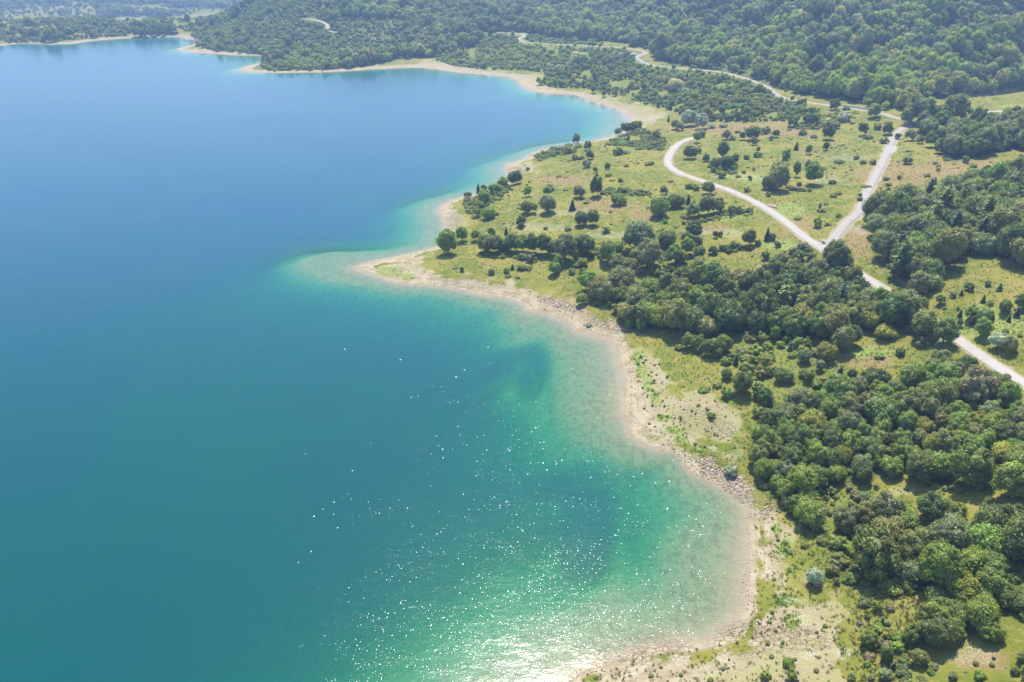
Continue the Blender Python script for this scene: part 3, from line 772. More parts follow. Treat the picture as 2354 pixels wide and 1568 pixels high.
def conifer_mesh(name, seed, tiers, blades, mat=None, wide=.42):
    rs = np.random.RandomState(seed)
    parts = []
    k = 8
    V = []
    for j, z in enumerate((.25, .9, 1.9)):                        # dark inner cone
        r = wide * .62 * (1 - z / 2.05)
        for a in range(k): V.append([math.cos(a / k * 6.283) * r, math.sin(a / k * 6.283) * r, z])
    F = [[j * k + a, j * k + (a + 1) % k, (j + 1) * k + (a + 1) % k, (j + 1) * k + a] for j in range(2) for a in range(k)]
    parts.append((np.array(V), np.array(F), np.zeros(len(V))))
    for t in range(tiers):
        z = .18 + 1.80 * (t / tiers) ** 1.0
        R_ = wide * (1 - (z / 2.02)) ** .85 * (1 + .25 * (rs.rand() - .5)) + .02
        m = max(5, int(blades * (1 - .7 * t / tiers)))
        for b in range(m):
            a = rs.rand() * 6.283; L = R_ * (.75 + .45 * rs.rand())
            d = np.array([math.cos(a), math.sin(a), 0]); s = np.array([-math.sin(a), math.cos(a), 0])
            w = .085 * (.7 + .6 * rs.rand()) * (0.6 + R_)
            z0 = z + .05 * rs.rand(); dr = L * (.22 + .25 * rs.rand())
            p0 = d * .05 + [0, 0, z0]; p1 = d * L * .6 + [0, 0, z0 + .02 - dr * .25]; p2 = d * L + [0, 0, z0 - dr * .6]
            v = np.array([p0, p1 + s * w, p2, p1 - s * w]); 
            v2 = v + np.array([0, 0, -.035]) ; v2[1] += d * .02; v2[2] *= [.92, .92, 1]
            parts.append((v, np.array([[0, 1, 2, 3]]), np.full(4, rs.rand())))
            q = d * L * (.35 + .5 * rs.rand()) + s * w * (rs.rand() - .5) * 3 + [0, 0, z0 - dr * .3]
            parts.append((np.array([q, q + s * w * .7 + d * .05, q + d * .13 + [0, 0, -.03], q - s * w * .7 + d * .05]), np.array([[0, 1, 2, 3]]), np.full(4, rs.rand())))
    V, F, L = join_tq(parts)
    return mesh_np(name, V, F, mat or M_NEEDLE, False, dict(lr=L))
def tube_rings(P, Rr, k=7):
    P = np.array(P, float); V = []
    for i, p in enumerate(P):
        t = unit(P[min(i + 1, len(P) - 1)] - P[max(i - 1, 0)]); a = unit(np.cross(t, [.3, 1, .1])); b = np.cross(t, a)
        for j in range(k):
            V.append(p + (a * math.cos(j / k * 6.283) + b * math.sin(j / k * 6.283)) * Rr[i])
    F = [[i * k + j, i * k + (j + 1) % k, (i + 1) * k + (j + 1) % k, (i + 1) * k + j] for i in range(len(P) - 1) for j in range(k)]
    return np.array(V), np.array(F), np.zeros(len(V))
def trunk_mesh(name, seed, h=1.1, r=.085, limbs=5):
    rs = np.random.RandomState(seed)
    parts = [tube_rings([[0, 0, -.25], [0, 0, 0], [.02, .01, h * .4], [.0, .03, h * .8], [.02, 0, h * 1.15]], [r * 1.35, r * 1.15, r * .85, r * .6, r * .2])]
    for i in range(limbs):
        a = i * 2.4 + rs.rand(); z = h * (.38 + .35 * rs.rand()); d = np.array([math.cos(a), math.sin(a), 0])
        parts.append(tube_rings([[0, 0, z], d * .22 + [0, 0, z + .14], d * .5 + [0, 0, z + .4]], [r * .45, r * .32, r * .1], 5))
    V, F, L = join_tq(parts)
    return mesh_np(name, V, F, M_BARK, True)

CR_ROUND = [crown_mesh('crown_round', 10 + i, 17 + 3 * (i % 3), 3000, .066, s) for i, s in enumerate(['round', 'round', 'tall', 'round', 'loose', 'flat', 'tall', 'loose'])]
CR_FAR = [crown_mesh('crown_far', 40 + i, 11 + i % 3, 620, .115, s, sub=1) for i, s in enumerate(['round', 'tall', 'round', 'loose', 'flat'])]
CR_BUSH = [crown_mesh('bush_leaves', 60 + i, 9, 900, .105, s) for i, s in enumerate(['flat', 'round', 'loose', 'flat'])]
CR_CONE = [conifer_mesh('crown_conifer', 80 + i, 15, 22, wide=w) for i, w in enumerate([.42, .50, .36])]
CR_CONEF = [conifer_mesh('crown_conifer_far', 90 + i, 9, 10, wide=.44) for i in range(2)]
TRUNKS = [trunk_mesh('trunk', 100 + i) for i in range(3)]
TRUNK_C = trunk_mesh('trunk_conifer', 110, 1.5, .035, 0)
TRUNK_B = trunk_mesh('stems', 111, .55, .05, 5)

TONES = {'dark': (0.122, 0.165, 0.030), 'oak': (0.165, 0.211, 0.042), 'mid': (0.220, 0.288, 0.042), 'fresh': (.235, .315, .045), 'yellow': (.30, .325, .034), 'grey': (0.232, 0.258, 0.096), 'olive': (0.273, 0.278, 0.075),
         'silver': (.46, .48, .36), 'brown': (.265, .235, .125), 'straw': (.40, .36, .18), 'lightolive': (.30, .31, .11), 'pine': (.078, .118, .052)}
def jit(c, s=.12):
    k = 1 + R.uniform(-s, s)
    return (c[0] * k * (1 + R.uniform(-s, s) * .7), c[1] * k, c[2] * k * (1 + R.uniform(-s, s)))

# ------------------------------------------------------------------ every plant: list of dicts (x, y, z, w, h, kind, tone)
PLANTS = []
def add_px(lst, clip=None):
    pts = np.array([[p[0], p[1]] for p in lst]); W = place(pts)
    for p, w3 in zip(lst, W):
        wpx, kind, tone = p[2], p[3], p[4]
        _, _, dep = proj(*w3)
        w = wpx * float(dep) / FPX
        hr = p[5] if len(p) > 5 else None
        PLANTS.append(dict(x=w3[0], y=w3[1], w=w, kind=kind, tone=tone, hr=hr, hand=True, seat=p[6] if len(p) > 6 else None))
def crop_list(c, L, seat=None):
    out = []
    for t in L:
        x, y, w = t[0], t[1], t[2]
        kind = {'b': 'broadleaf_tree', 'c': 'conifer_tree', 's': 'bush'}[t[3]] if len(t) > 3 else 'broadleaf_tree'
        tone = t[4] if len(t) > 4 else 'oak'
        hr = t[5] if len(t) > 5 else None
        if kind == 'bush' and tone in ('olive', 'brown', 'mid', 'oak', 'grey') and w < 75 and hr is None: w = w * 1.25; hr = R.choice([.42, .5, .6, .75])
        ox, oy = ORI[c]
        out.append((ox + x * K, oy + (y - w * (.22 if kind != 'conifer_tree' else .12)) * K, w * K * (1.0 if kind != 'conifer_tree' else 1.0), kind, tone, hr, seat or (t[6] if len(t) > 6 else None)))
    return out
B, CN, S = 'b', 'c', 's'
L2 = [(1195, 1290, 92, B, 'dark'), (1115, 1312, 72, B, 'fresh'), (1060, 1350, 85, B, 'mid'), (985, 1325, 45, B, 'dark'), (945, 1335, 48, CN, 'pine'), (875, 1372, 50, B, 'dark'), (985, 1412, 88, B, 'mid'), (910, 1408, 42, S, 'oak'),
      (965, 1442, 48, B, 'mid'), (940, 1505, 58, B, 'mid'), (1015, 1525, 98, B, 'fresh'), (1072, 1490, 36, S, 'oak'), (1755, 1372, 92, B, 'dark', 1.5), (1635, 1380, 85, B, 'grey'), (1430, 1335, 62, S, 'mid'), (1275, 1490, 85, B, 'oak'),
      (1325, 1480, 60, B, 'mid'), (1425, 1488, 115, B, 'grey'), (1592, 1455, 62, CN, 'oak', .9), (1690, 1412, 42, S, 'mid'), (1905, 1430, 92, B, 'mid'), (1950, 1422, 42, B, 'mid'), (1820, 1347, 62, S, 'oak'), (1872, 1347, 62, S, 'oak'),
      (1932, 1347, 62, S, 'oak'), (2012, 1350, 52, S, 'mid'), (2065, 1345, 50, S, 'oak'), (2105, 1345, 48, S, 'oak'), (2222, 1352, 58, B, 'dark'), (2300, 1452, 105, B, 'dark'), (2185, 1522, 145, B, 'mid'), (1240, 1568, 62, B, 'dark'),
      (1655, 1575, 95, B, 'dark'), (1732, 1570, 85, B, 'oak'), (1698, 1048, 62, B, 'dark'), (1711, 1110, 58, B, 'dark'), (1608, 1112, 42, B, 'grey', 1.3), (1690, 1168, 62, B, 'grey'), (1835, 1172, 42, B, 'dark'), (1750, 1197, 36, B, 'mid'),
      (1620, 1002, 62, B, 'grey'), (1978, 977, 34, CN, 'pine'), (1905, 945, 50, B, 'oak'), (1950, 935, 60, B, 'mid'), (1995, 925, 65, B, 'oak'), (2035, 922, 70, B, 'mid'), (2065, 925, 50, S, 'mid'), (1560, 1072, 55, S, 'grey'), (1905, 1082, 62, S, 'mid'),
      (1955, 1077, 62, S, 'oak'), (2170, 975, 62, B, 'grey'), (2050, 1042, 45, S, 'mid'), (2100, 1030, 55, S, 'oak'), (2160, 1022, 55, S, 'mid'), (2255, 842, 28, CN, 'pine'), (2300, 905, 64, B, 'grey'), (2335, 912, 55, B, 'grey'),
      (1440, 1290, 38, S, 'olive'), (1285, 1367, 58, B, 'fresh'), (1080, 1390, 45, S, 'mid'), (1842, 1225, 40, S, 'olive'), (1868, 1255, 36, S, 'olive'), (1925, 1260, 32, S, 'olive'), (1550, 1320, 34, S, 'olive'), (1500, 1228, 36, S, 'olive'),
      (2275, 1262, 36, S, 'brown'), (1965, 1158, 34, S, 'olive'), (2110, 1150, 40, S, 'olive'), (2140, 1142, 34, S, 'olive'), (1440, 1068, 50, S, 'olive'), (1365, 1085, 44, S, 'olive'), (1500, 1050, 44, S, 'olive'), (1375, 1115, 26, S, 'olive'),
      (1570, 1120, 30, S, 'oak'), (1650, 1110, 50, S, 'olive'), (1860, 1010, 40, S, 'mid'), (1940, 1010, 55, S, 'mid'), (2115, 1440, 24, S, 'oak'), (1978, 1548, 24, S, 'oak'), (1855, 1470, 24, S, 'oak'), (1285, 1180, 26, S, 'olive'), (2230, 1545, 40, S, 'fresh'),
      (1810, 675, 34, B, 'oak'), (1738, 650, 40, B, 'oak'), (1250, 750, 20, S, 'olive')]
L3 = [(50, 1112, 88, B, 'dark'), (115, 1062, 36, B, 'oak'), (95, 995, 58, B, 'grey'), (125, 955, 60, B, 'grey'), (160, 1122, 48, B, 'oak'), (270, 1112, 92, B, 'dark'), (300, 1187, 92, B, 'dark'), (355, 1152, 62, B, 'dark'), (222, 1192, 72, B, 'oak'),
      (272, 1237, 56, B, 'mid'), (410, 972, 42, B, 'dark'), (478, 985, 95, B, 'oak'), (490, 1010, 52, B, 'grey'), (640, 957, 52, B, 'oak'), (830, 942, 62, S, 'dark'), (755, 890, 74, B, 'oak'), (860, 880, 75, B, 'oak'), (905, 878, 62, B, 'oak'),
      (1005, 908, 68, B, 'grey'), (1060, 897, 52, B, 'grey'), (995, 982, 92, B, 'dark'), (984, 1045, 40, B, 'dark', 1.5), (1237, 947, 68, B, 'dark'), (1405, 943, 76, B, 'oak'), (782, 1040, 52, CN, 'oak', .8), (865, 1072, 42, B, 'mid', 1.3), (520, 1055, 32, B, 'dark'),
      (517, 1095, 54, S, 'mid'), (705, 1140, 64, B, 'fresh', 1.5), (780, 1232, 62, B, 'oak', 1.4), (800, 1286, 36, B, 'oak'), (893, 1300, 125, B, 'mid', 1.0), (605, 1290, 95, CN, 'oak', 1.25), (650, 1345, 160, B, 'grey', 1.0), (575, 1320, 80, B, 'grey', 1.1), (590, 1360, 42, S, 'yellow'),
      (1035, 1277, 42, S, 'grey'), (463, 1247, 32, B, 'oak'), (440, 1332, 36, S, 'oak'), (875, 1325, 28, S, 'oak'), (1385, 1000, 52, S, 'mid'), (1405, 1252, 42, S, 'brown'), (1418, 1292, 42, S, 'mid'), (1490, 1242, 30, B, 'dark'), (1550, 1142, 62, B, 'olive'),
      (1735, 1272, 40, CN, 'grey', .9), (1565, 985, 74, B, 'grey'), (1700, 1032, 84, B, 'oak'), (1635, 1000, 52, B, 'grey'), (1948, 1132, 50, B, 'oak'), (2325, 1145, 64, B, 'grey'), (945, 1437, 32, CN, 'brown', .9), (960, 1472, 52, S, 'olive'), (800, 1522, 46, S, 'mid'),
      (925, 1575, 64, B, 'fresh'), (1040, 1368, 42, S, 'mid'), (1075, 1352, 36, S, 'mid'), (160, 1500, 105, B, 'grey'), (235, 1485, 95, B, 'grey'), (70, 1520, 100, B, 'grey'), (335, 1490, 62, B, 'oak'), (385, 1482, 52, B, 'oak'), (460, 1472, 48, S, 'dark'),
      (38, 1412, 54, CN, 'pine', .9), (45, 1312, 54, S, 'mid'), (95, 1322, 42, S, 'mid'), (175, 1355, 85, B, 'olive'), (420, 1200, 28, B, 'oak'), (660, 1172, 18, S, 'oak'), (488, 1180, 24, B, 'oak'), (335, 1210, 30, S, 'oak'), (380, 1230, 36, S, 'olive'),
      (760, 1322, 45, S, 'brown'), (800, 1325, 45, S, 'brown'), (835, 1325, 36, S, 'oak'), (735, 1305, 44, S, 'mid'), (300, 975, 62, B, 'brown'), (345, 975, 36, S, 'olive'), (570, 935, 52, S, 'olive'), (610, 975, 32, B, 'grey'), (575, 905, 50, S, 'olive'), (735, 905, 30, S, 'oak'),
      (905, 960, 40, S, 'brown'), (1170, 862, 30, S, 'brown'), (1280, 968, 50, S, 'olive'), (1340, 905, 50, S, 'olive'), (1195, 1108, 34, S, 'olive'), (1085, 1138, 62, S, 'olive'), (865, 1165, 48, S, 'brown', 1.2), (1250, 1300, 44, S, 'olive'), (1220, 1390, 34, B, 'oak'), (1222, 1360, 26, B, 'oak'),
      (990, 1418, 26, S, 'grey'), (1070, 1505, 30, S, 'olive'), (1000, 1562, 44, S, 'olive'), (1560, 1055, 36, S, 'olive'), (1245, 1138, 40, S, 'olive'), (1310, 1142, 40, S, 'olive'), (1480, 965, 40, B, 'oak'), (1685, 1225, 34, S, 'oak'), (1760, 1185, 24, S, 'oak'), (1740, 1138, 26, S, 'olive'),
      (1830, 1118, 50, S, 'oak'), (2085, 1190, 34, B, 'oak'), (2190, 1165, 40, S, 'brown'), (2250, 1140, 50, S, 'olive'), (2005, 1165, 44, S, 'mid'), (2020, 1222, 80, S, 'mid'), (2280, 1228, 50, S, 'fresh'), (1285, 1295, 32, S, 'olive'), (440, 1108, 40, S, 'mid'), (380, 925, 40, S, 'olive'),
      (940, 810, 26, B, 'oak'), (1128, 782, 46, B, 'dark'), (1042, 772, 70, B, 'dark'), (1405, 855, 26, S, 'oak'), (1345, 840, 24, S, 'oak'), (1310, 830, 90, B, 'grey'), (1175, 710, 130, B, 'mid'), (1395, 765, 50, B, 'mid'), (1265, 750, 60, B, 'grey'),
      (1620, 895, 200, B, 'grey', 1.0), (1540, 880, 90, B, 'grey'), (1860, 880, 190, B, 'grey', 1.0), (1760, 860, 110, B, 'grey'), (1700, 955, 95, B, 'grey'), (1850, 925, 90, B, 'grey')]
L4 = [(735, 208, 132, B, 'mid', 1.1), (832, 112, 84, B, 'fresh'), (925, 105, 62, B, 'mid'), (1137, 50, 36, CN, 'pine', 1.1), (1032, 60, 56, B, 'fresh'), (1000, 195, 120, B, 'oak'), (1065, 200, 120, B, 'dark'), (1125, 175, 90, B, 'oak'), (1180, 188, 100, B, 'oak'),
      (1245, 190, 100, B, 'mid'), (1322, 200, 110, B, 'dark'), (1400, 205, 112, B, 'oak'), (1470, 215, 110, B, 'oak'), (1540, 258, 155, B, 'grey', 1.5), (1672, 212, 145, B, 'dark'), (1500, 292, 78, B, 'mid'), (1470, 340, 85, B, 'fresh'), (1038, 330, 44, B, 'grey', 1.3),
      (1180, 292, 38, CN, 'oak', .8), (1245, 302, 62, S, 'mid'), (1290, 300, 50, S, 'olive'), (1305, 250, 60, S, 'grey'), (1255, 228, 80, S, 'olive'), (1825, 48, 64, S, 'fresh'), (1810, 122, 28, B, 'fresh'), (1895, 192, 95, B, 'fresh'), (2045, 190, 200, B, 'grey', 1.05),
      (2240, 152, 130, B, 'dark'), (2110, 312, 165, B, 'grey', 1.05), (2035, 250, 95, B, 'fresh'), (1830, 265, 120, B, 'fresh'), (1895, 320, 95, B, 'grey'), (1870, 285, 80, B, 'fresh'), (1932, 412, 122, B, 'fresh', 1.0), (1985, 330, 100, B, 'grey'), (1665, 358, 62, B, 'oak', 1.2),
      (1590, 328, 50, B, 'grey'), (1700, 462, 125, B, 'fresh', .9), (1658, 545, 78, B, 'fresh'), (1770, 545, 62, S, 'oak'), (2180, 343, 52, B, 'mid'), (2290, 272, 110, B, 'mid'), (2345, 262, 80, B, 'oak'), (1770, 178, 42, S, 'grey'), (1665, 278, 74, B, 'yellow', .9),
      (1905, 600, 70, B, 'fresh'), (1985, 705, 65, B, 'fresh', 1.2), (2062, 730, 72, B, 'mid', 1.3), (1708, 688, 44, S, 'silver'), (785, 290, 34, S, 'grey'), (832, 308, 32, B, 'oak', 1.1), (1150, 350, 40, S, 'oak'), (1218, 355, 24, S, 'olive'), (1140, 318, 40, S, 'mid'),
      (2240, 190, 26, S, 'oak'), (2200, 185, 40, S, 'grey'), (1560, 30, 40, S, 'olive'), (1410, 18, 26, S, 'oak'), (1240, 15, 44, B, 'dark'), (2055, 335, 60, S, 'olive'), (1615, 285, 40, S, 'olive'), (1850, 560, 50, B, 'oak'), (1990, 555, 90, CN, 'pine', 1.0), (1900, 555, 60, CN, 'pine', 1.0)]
L5 = [(450, 145, 95, B, 'mid'), (517, 132, 40, B, 'oak'), (578, 95, 60, CN, 'pine', 1.1), (615, 98, 52, B, 'dark'), (265, 162, 42, B, 'oak'), (302, 172, 50, B, 'mid'), (345, 165, 60, B, 'mid'), (385, 158, 44, B, 'mid'), (650, 142, 42, B, 'oak'), (885, 260, 62, B, 'dark'),
      (800, 245, 72, B, 'mid'), (765, 200, 80, S, 'brown'), (830, 165, 90, S, 'brown'), (208, 195, 62, B, 'dark'), (260, 68, 34, B, 'dark', 1.1), (225, 78, 38, B, 'dark', 1.1), (70, 95, 110, B, 'dark'), (30, 205, 95, B, 'mid'), (110, 228, 85, B, 'mid'), (110, 130, 60, B, 'dark'), (20, 120, 70, B, 'dark'),
      (203, 345, 84, B, 'grey'), (282, 322, 52, S, 'grey'), (675, 285, 92, B, 'grey'), (568, 232, 62, B, 'mid'), (1015, 290, 120, B, 'oak', 1.5), (1050, 385, 180, B, 'oak', 1.25), (980, 330, 90, B, 'oak'),
      (2180, 440, 50, CN, 'grey', .85), (2100, 412, 44, B, 'grey'), (1918, 470, 40, CN, 'oak', .8), (1975, 446, 58, B, 'oak'), (2068, 520, 40, CN, 'oak', 1.0), (2210, 612, 98, B, 'oak'), (2070, 668, 105, B, 'oak', 1.1), (1905, 692, 44, B, 'dark', 1.2), (1980, 648, 90, B, 'mid'), (2055, 780, 115, B, 'mid'),
      (2165, 858, 112, B, 'silver', .95), (2235, 885, 95, B, 'olive'), (1770, 540, 62, B, 'mid'), (2320, 582, 90, B, 'oak'), (1660, 565, 74, B, 'mid'), (1860, 490, 44, B, 'grey'), (1640, 790, 165, B, 'olive', 1.35), (1790, 838, 155, B, 'oak', 1.35), (1720, 790, 70, B, 'mid'), (1650, 830, 90, S, 'olive'),
      (1090, 885, 150, B, 'grey', 1.3), (1160, 830, 100, B, 'oak', 1.2), (980, 938, 132, B, 'yellow', 1.0), (832, 948, 92, B, 'grey'), (790, 832, 72, B, 'fresh'), (853, 832, 64, B, 'mid'), (925, 790, 165, B, 'mid', 1.1), (760, 785, 160, B, 'oak', 1.0), (715, 800, 52, B, 'mid'),
      (630, 790, 66, B, 'fresh', 1.4), (545, 805, 70, B, 'mid', 1.1), (178, 905, 105, B, 'mid', 1.2), (275, 880, 110, B, 'mid', 1.1), (100, 855, 95, B, 'mid'), (30, 850, 90, B, 'mid'), (482, 922, 44, S, 'mid'), (425, 925, 60, S, 'oak'), (415, 870, 70, S, 'olive'), (470, 800, 90, S, 'olive'),
      (1395, 790, 130, B, 'yellow', .8), (1285, 730, 130, B, 'yellow', 1.0), (1355, 912, 64, S, 'mid'), (1162, 1058, 62, B, 'oak', 1.1), (1408, 1070, 54, B, 'oak', 1.1), (1300, 1135, 160, B, 'dark', 1.0), (1560, 1135, 170, B, 'mid', 1.05), (1075, 1215, 185, B, 'mid', 1.0), (405, 1165, 145, B, 'oak', 1.2),
      (298, 1182, 74, B, 'mid', 1.0), (520, 1185, 95, B, 'mid'), (690, 1085, 115, B, 'oak'), (862, 1075, 88, B, 'fresh', .8), (1500, 890, 66, B, 'oak', 1.1), (600, 1030, 60, B, 'oak'), (640, 1010, 50, B, 'oak'), (300, 1060, 80, B, 'oak'), (570, 990, 90, B, 'yellow', .9), (830, 1040, 60, B, 'mid'), (940, 1000, 70, B, 'grey'),
      (198, 1318, 64, S, 'mid', .8), (172, 1262, 26, S, 'mid'), (110, 1235, 26, S, 'mid'), (150, 1145, 70, S, 'mid'), (1015, 975, 26, S, 'oak'), (240, 1110, 50, S, 'olive'), (1625, 1460, 135, B, 'yellow', 1.1), (2290, 1360, 130, B, 'mid'), (1975, 1350, 100, B, 'mid'), (2090, 1370, 130, B, 'grey'),
      (880, 1450, 190, B, 'yellow', .9), (1370, 1400, 280, B, 'oak', 1.0), (1260, 1340, 180, B, 'brown', 1.0), (1510, 1370, 220, B, 'oak', 1.0), (2000, 1270, 240, B, 'brown', 1.2), (1760, 1290, 210, B, 'oak', 1.1), (800, 1300, 160, B, 'grey', 1.1), (690, 1390, 190, B, 'grey', 1.1),
      (1130, 1330, 150, B, 'olive', 1.0), (1000, 1350, 150, B, 'fresh', .9), (560, 1240, 100, B, 'oak'), (1200, 1180, 130, B, 'grey'), (1680, 1120, 110, B, 'fresh'), (1490, 1200, 60, B, 'oak')]
L7 = [(327, 152, 95, S, 'silver', 1.1), (898, 912, 112, B, 'silver', .95), (725, 1472, 92, S, 'mid', .9), (750, 1562, 88, S, 'fresh', .9), (565, 1556, 72, S, 'mid', .8), (665, 260, 140, B, 'fresh', 1.1), (700, 330, 120, B, 'fresh'), (800, 320, 200, B, 'mid', 1.0), (865, 525, 190, B, 'fresh', 1.1),
      (640, 150, 120, B, 'mid', 1.1), (1240, 212, 95, B, 'oak', 1.2), (1050, 205, 125, B, 'mid'), (895, 155, 82, B, 'fresh', 1.1), (818, 185, 72, B, 'mid'), (1245, 345, 84, B, 'grey'), (1570, 1315, 130, B, 'oak', 1.1), (1735, 1350, 210, B, 'oak', 1.1), (1620, 1382, 44, B, 'mid'), (1332, 1085, 70, B, 'mid', 1.2),
      (1270, 1135, 42, B, 'oak', 1.1), (1375, 1155, 36, CN, 'oak', 1.0), (1275, 1335, 115, B, 'mid'), (1392, 1435, 84, B, 'oak', 1.4), (1445, 1480, 42, CN, 'pine', 1.1), (1337, 1362, 28, B, 'mid', 1.2), (1160, 1575, 64, B, 'oak', 1.0), (2108, 352, 64, B, 'oak'), (2290, 1515, 64, B, 'oak', 1.1), (2040, 1550, 72, B, 'mid'),
      (2330, 1432, 74, B, 'oak'), (1110, 560, 170, B, 'grey', 1.1), (1230, 520, 160, B, 'olive', 1.0), (1380, 490, 200, B, 'grey', 1.1), (1520, 520, 190, B, 'fresh', .9), (1380, 690, 250, B, 'olive', 1.0), (1290, 880, 330, B, 'oak', 1.05), (1240, 640, 90, B, 'yellow', .9), (1180, 700, 100, B, 'yellow', .9),
      (1570, 800, 220, B, 'olive', 1.1), (1780, 770, 250, B, 'grey', 1.1), (1980, 830, 230, B, 'mid', 1.1), (1700, 480, 200, B, 'oak', 1.0), (1860, 480, 150, B, 'mid', 1.0), (1880, 600, 200, B, 'grey', 1.0), (2100, 600, 240, B, 'oak', 1.0), (2250, 560, 200, B, 'oak', 1.0), (2280, 760, 260, B, 'oak', 1.1), (2130, 850, 170, B, 'mid'),
      (2250, 1070, 190, B, 'oak', 1.0), (2330, 1100, 130, B, 'oak', 1.0), (1760, 1090, 200, B, 'mid', 1.0), (1900, 1050, 240, B, 'yellow', 1.0), (1860, 1180, 170, B, 'mid', 1.0), (2030, 1230, 220, B, 'mid', 1.1), (2110, 1300, 150, B, 'mid', 1.0), (1430, 950, 200, S, 'mid', .6), (1560, 950, 120, S, 'mid', .7),
      (2240, 340, 240, B, 'fresh', 1.0), (2320, 230, 260, B, 'fresh', 1.0), (1620, 215, 210, B, 'oak', 1.1), (1760, 180, 170, B, 'fresh', 1.1), (1950, 270, 260, B, 'oak', 1.2), (1430, 165, 140, B, 'fresh', 1.0), (1060, 640, 130, S, 'mid', .7), (1080, 780, 110, S, 'olive', .7), (960, 620, 90, S, 'olive', .7), (840, 640, 60, S, 'mid', .7)]
MISC = [(569, 66, 9, 'bush', 'silver'), (576, 65, 12, 'broadleaf_tree', 'silver'), (584, 66, 10, 'broadleaf_tree', 'silver'), (550, 70, 9, 'bush', 'silver'), (559, 69, 9, 'bush', 'silver'), (620, 56, 7, 'bush', 'silver'), (613, 57, 6, 'bush', 'silver'), (675, 91, 15, 'broadleaf_tree', 'silver'), (685, 92, 9, 'bush', 'silver'),
        (688, 126, 15, 'broadleaf_tree', 'silver'), (700, 129, 14, 'broadleaf_tree', 'silver'), (712, 128, 8, 'bush', 'silver'), (723, 127, 9, 'bush', 'silver'), (844, 121, 14, 'bush', 'silver'), (828, 122, 6, 'bush', 'silver'),
        (137, 37, 8, 'broadleaf_tree', 'dark', 1.2), (143, 36, 8, 'broadleaf_tree', 'dark', 1.2), (148, 37, 7, 'broadleaf_tree', 'dark', 1.2), (155, 36, 6, 'broadleaf_tree', 'dark', 1.1), (173, 33, 10, 'broadleaf_tree', 'dark', 1.1), (164, 36, 6, 'broadleaf_tree', 'dark'), (76, 31, 7, 'broadleaf_tree', 'oak'), (88, 32, 6, 'broadleaf_tree', 'oak'),
        (26, 41, 6, 'broadleaf_tree', 'dark'), (36, 42, 5, 'broadleaf_tree', 'dark'), (53, 42, 12, 'broadleaf_tree', 'oak'), (45, 42, 7, 'broadleaf_tree', 'oak'), (15, 33, 8, 'broadleaf_tree', 'oak'), (30, 30, 10, 'broadleaf_tree', 'oak'), (37, 27, 8, 'broadleaf_tree', 'oak'), (93, 38, 6, 'broadleaf_tree', 'oak')]
LISTS = crop_list(2, L2) + crop_list(3, L3) + crop_list(4, L4) + crop_list(5, L5) + crop_list(7, L7)
add_px(LISTS + MISC)
N_HAND = len(PLANTS)

# random growth inside the traced outlines
road_vis = []
for nm, (W, wd) in ROADS.items():
    if nm in ('pasture',): continue
    X, Y, D = proj(W[:, 0], W[:, 1], W[:, 2]); road_vis.append(np.stack([X, Y], 1)[::2])
road_vis = np.concatenate(road_vis)
hide = [(950, 345, 34), (902, 297, 8), (838, 262, 18), (322, 30, 5), (640, 47, 0), (906, 122, 12), (905, 303, 14), (918, 312, 16), (936, 326, 15)]
kv = np.ones(len(road_vis), bool)
for hx, hy, hr in hide: kv &= ((road_vis[:, 0] - hx) ** 2 + (road_vis[:, 1] - hy) ** 2) > hr * hr
kv &= ~((road_vis[:, 0] > 697) & (road_vis[:, 0] < 760) & (road_vis[:, 1] > 128) & (road_vis[:, 1] < 142))
kv &= ~((road_vis[:, 0] > 888) & (road_vis[:, 1] < 132) & (road_vis[:, 1] > 121))
road_vis = road_vis[kv]
sv = np.stack(proj(SHORE_W[:, 0], SHORE_W[:, 1], 0 * SHORE_W[:, 0])[:2], 1)
vis_cells = set()
for p in np.concatenate([road_vis, sv]):
    if -50 < p[0] < 1080 and -20 < p[1] < 720: vis_cells.add((int(p[0] // 1.5), int(p[1] // 1.5)))
_ep = {}
def EPTS(st):
    k = round(st, 2)
    if k not in _ep:
        r = np.arange(-.85, .86, k); _ep[k] = [(a, b) for a in r for b in r if a * a + b * b < .8]
    return _ep[k]
def hides(px, py, rpx, rpy):
    """would a crown of this apparent size, centred at (px, py), cover a stretch of road or shore that the photograph shows"""
    st = max(.12, min(.5, 1.3 / max(rpx, .1)))
    for ex, ey in EPTS(st):
        if (int((px + ex * rpx) // 1.5), int((py + ey * rpy) // 1.5)) in vis_cells: return True
    return False
grid_cell = 14.0
gridd = {}
def reg(p): gridd.setdefault((int(p['x'] // grid_cell), int(p['y'] // grid_cell)), []).append(p)
def clash(x, y, w, f):
    gx, gy = int(x // grid_cell), int(y // grid_cell)
    for a in (-1, 0, 1):
        for b in (-1, 0, 1):
            for p in gridd.get((gx + a, gy + b), ()):
                rr2 = f * (w + p['w']) / 2
                if (p['x'] - x) ** 2 + (p['y'] - y) ** 2 < rr2 * rr2: return True
    return False
for p in PLANTS: reg(p)
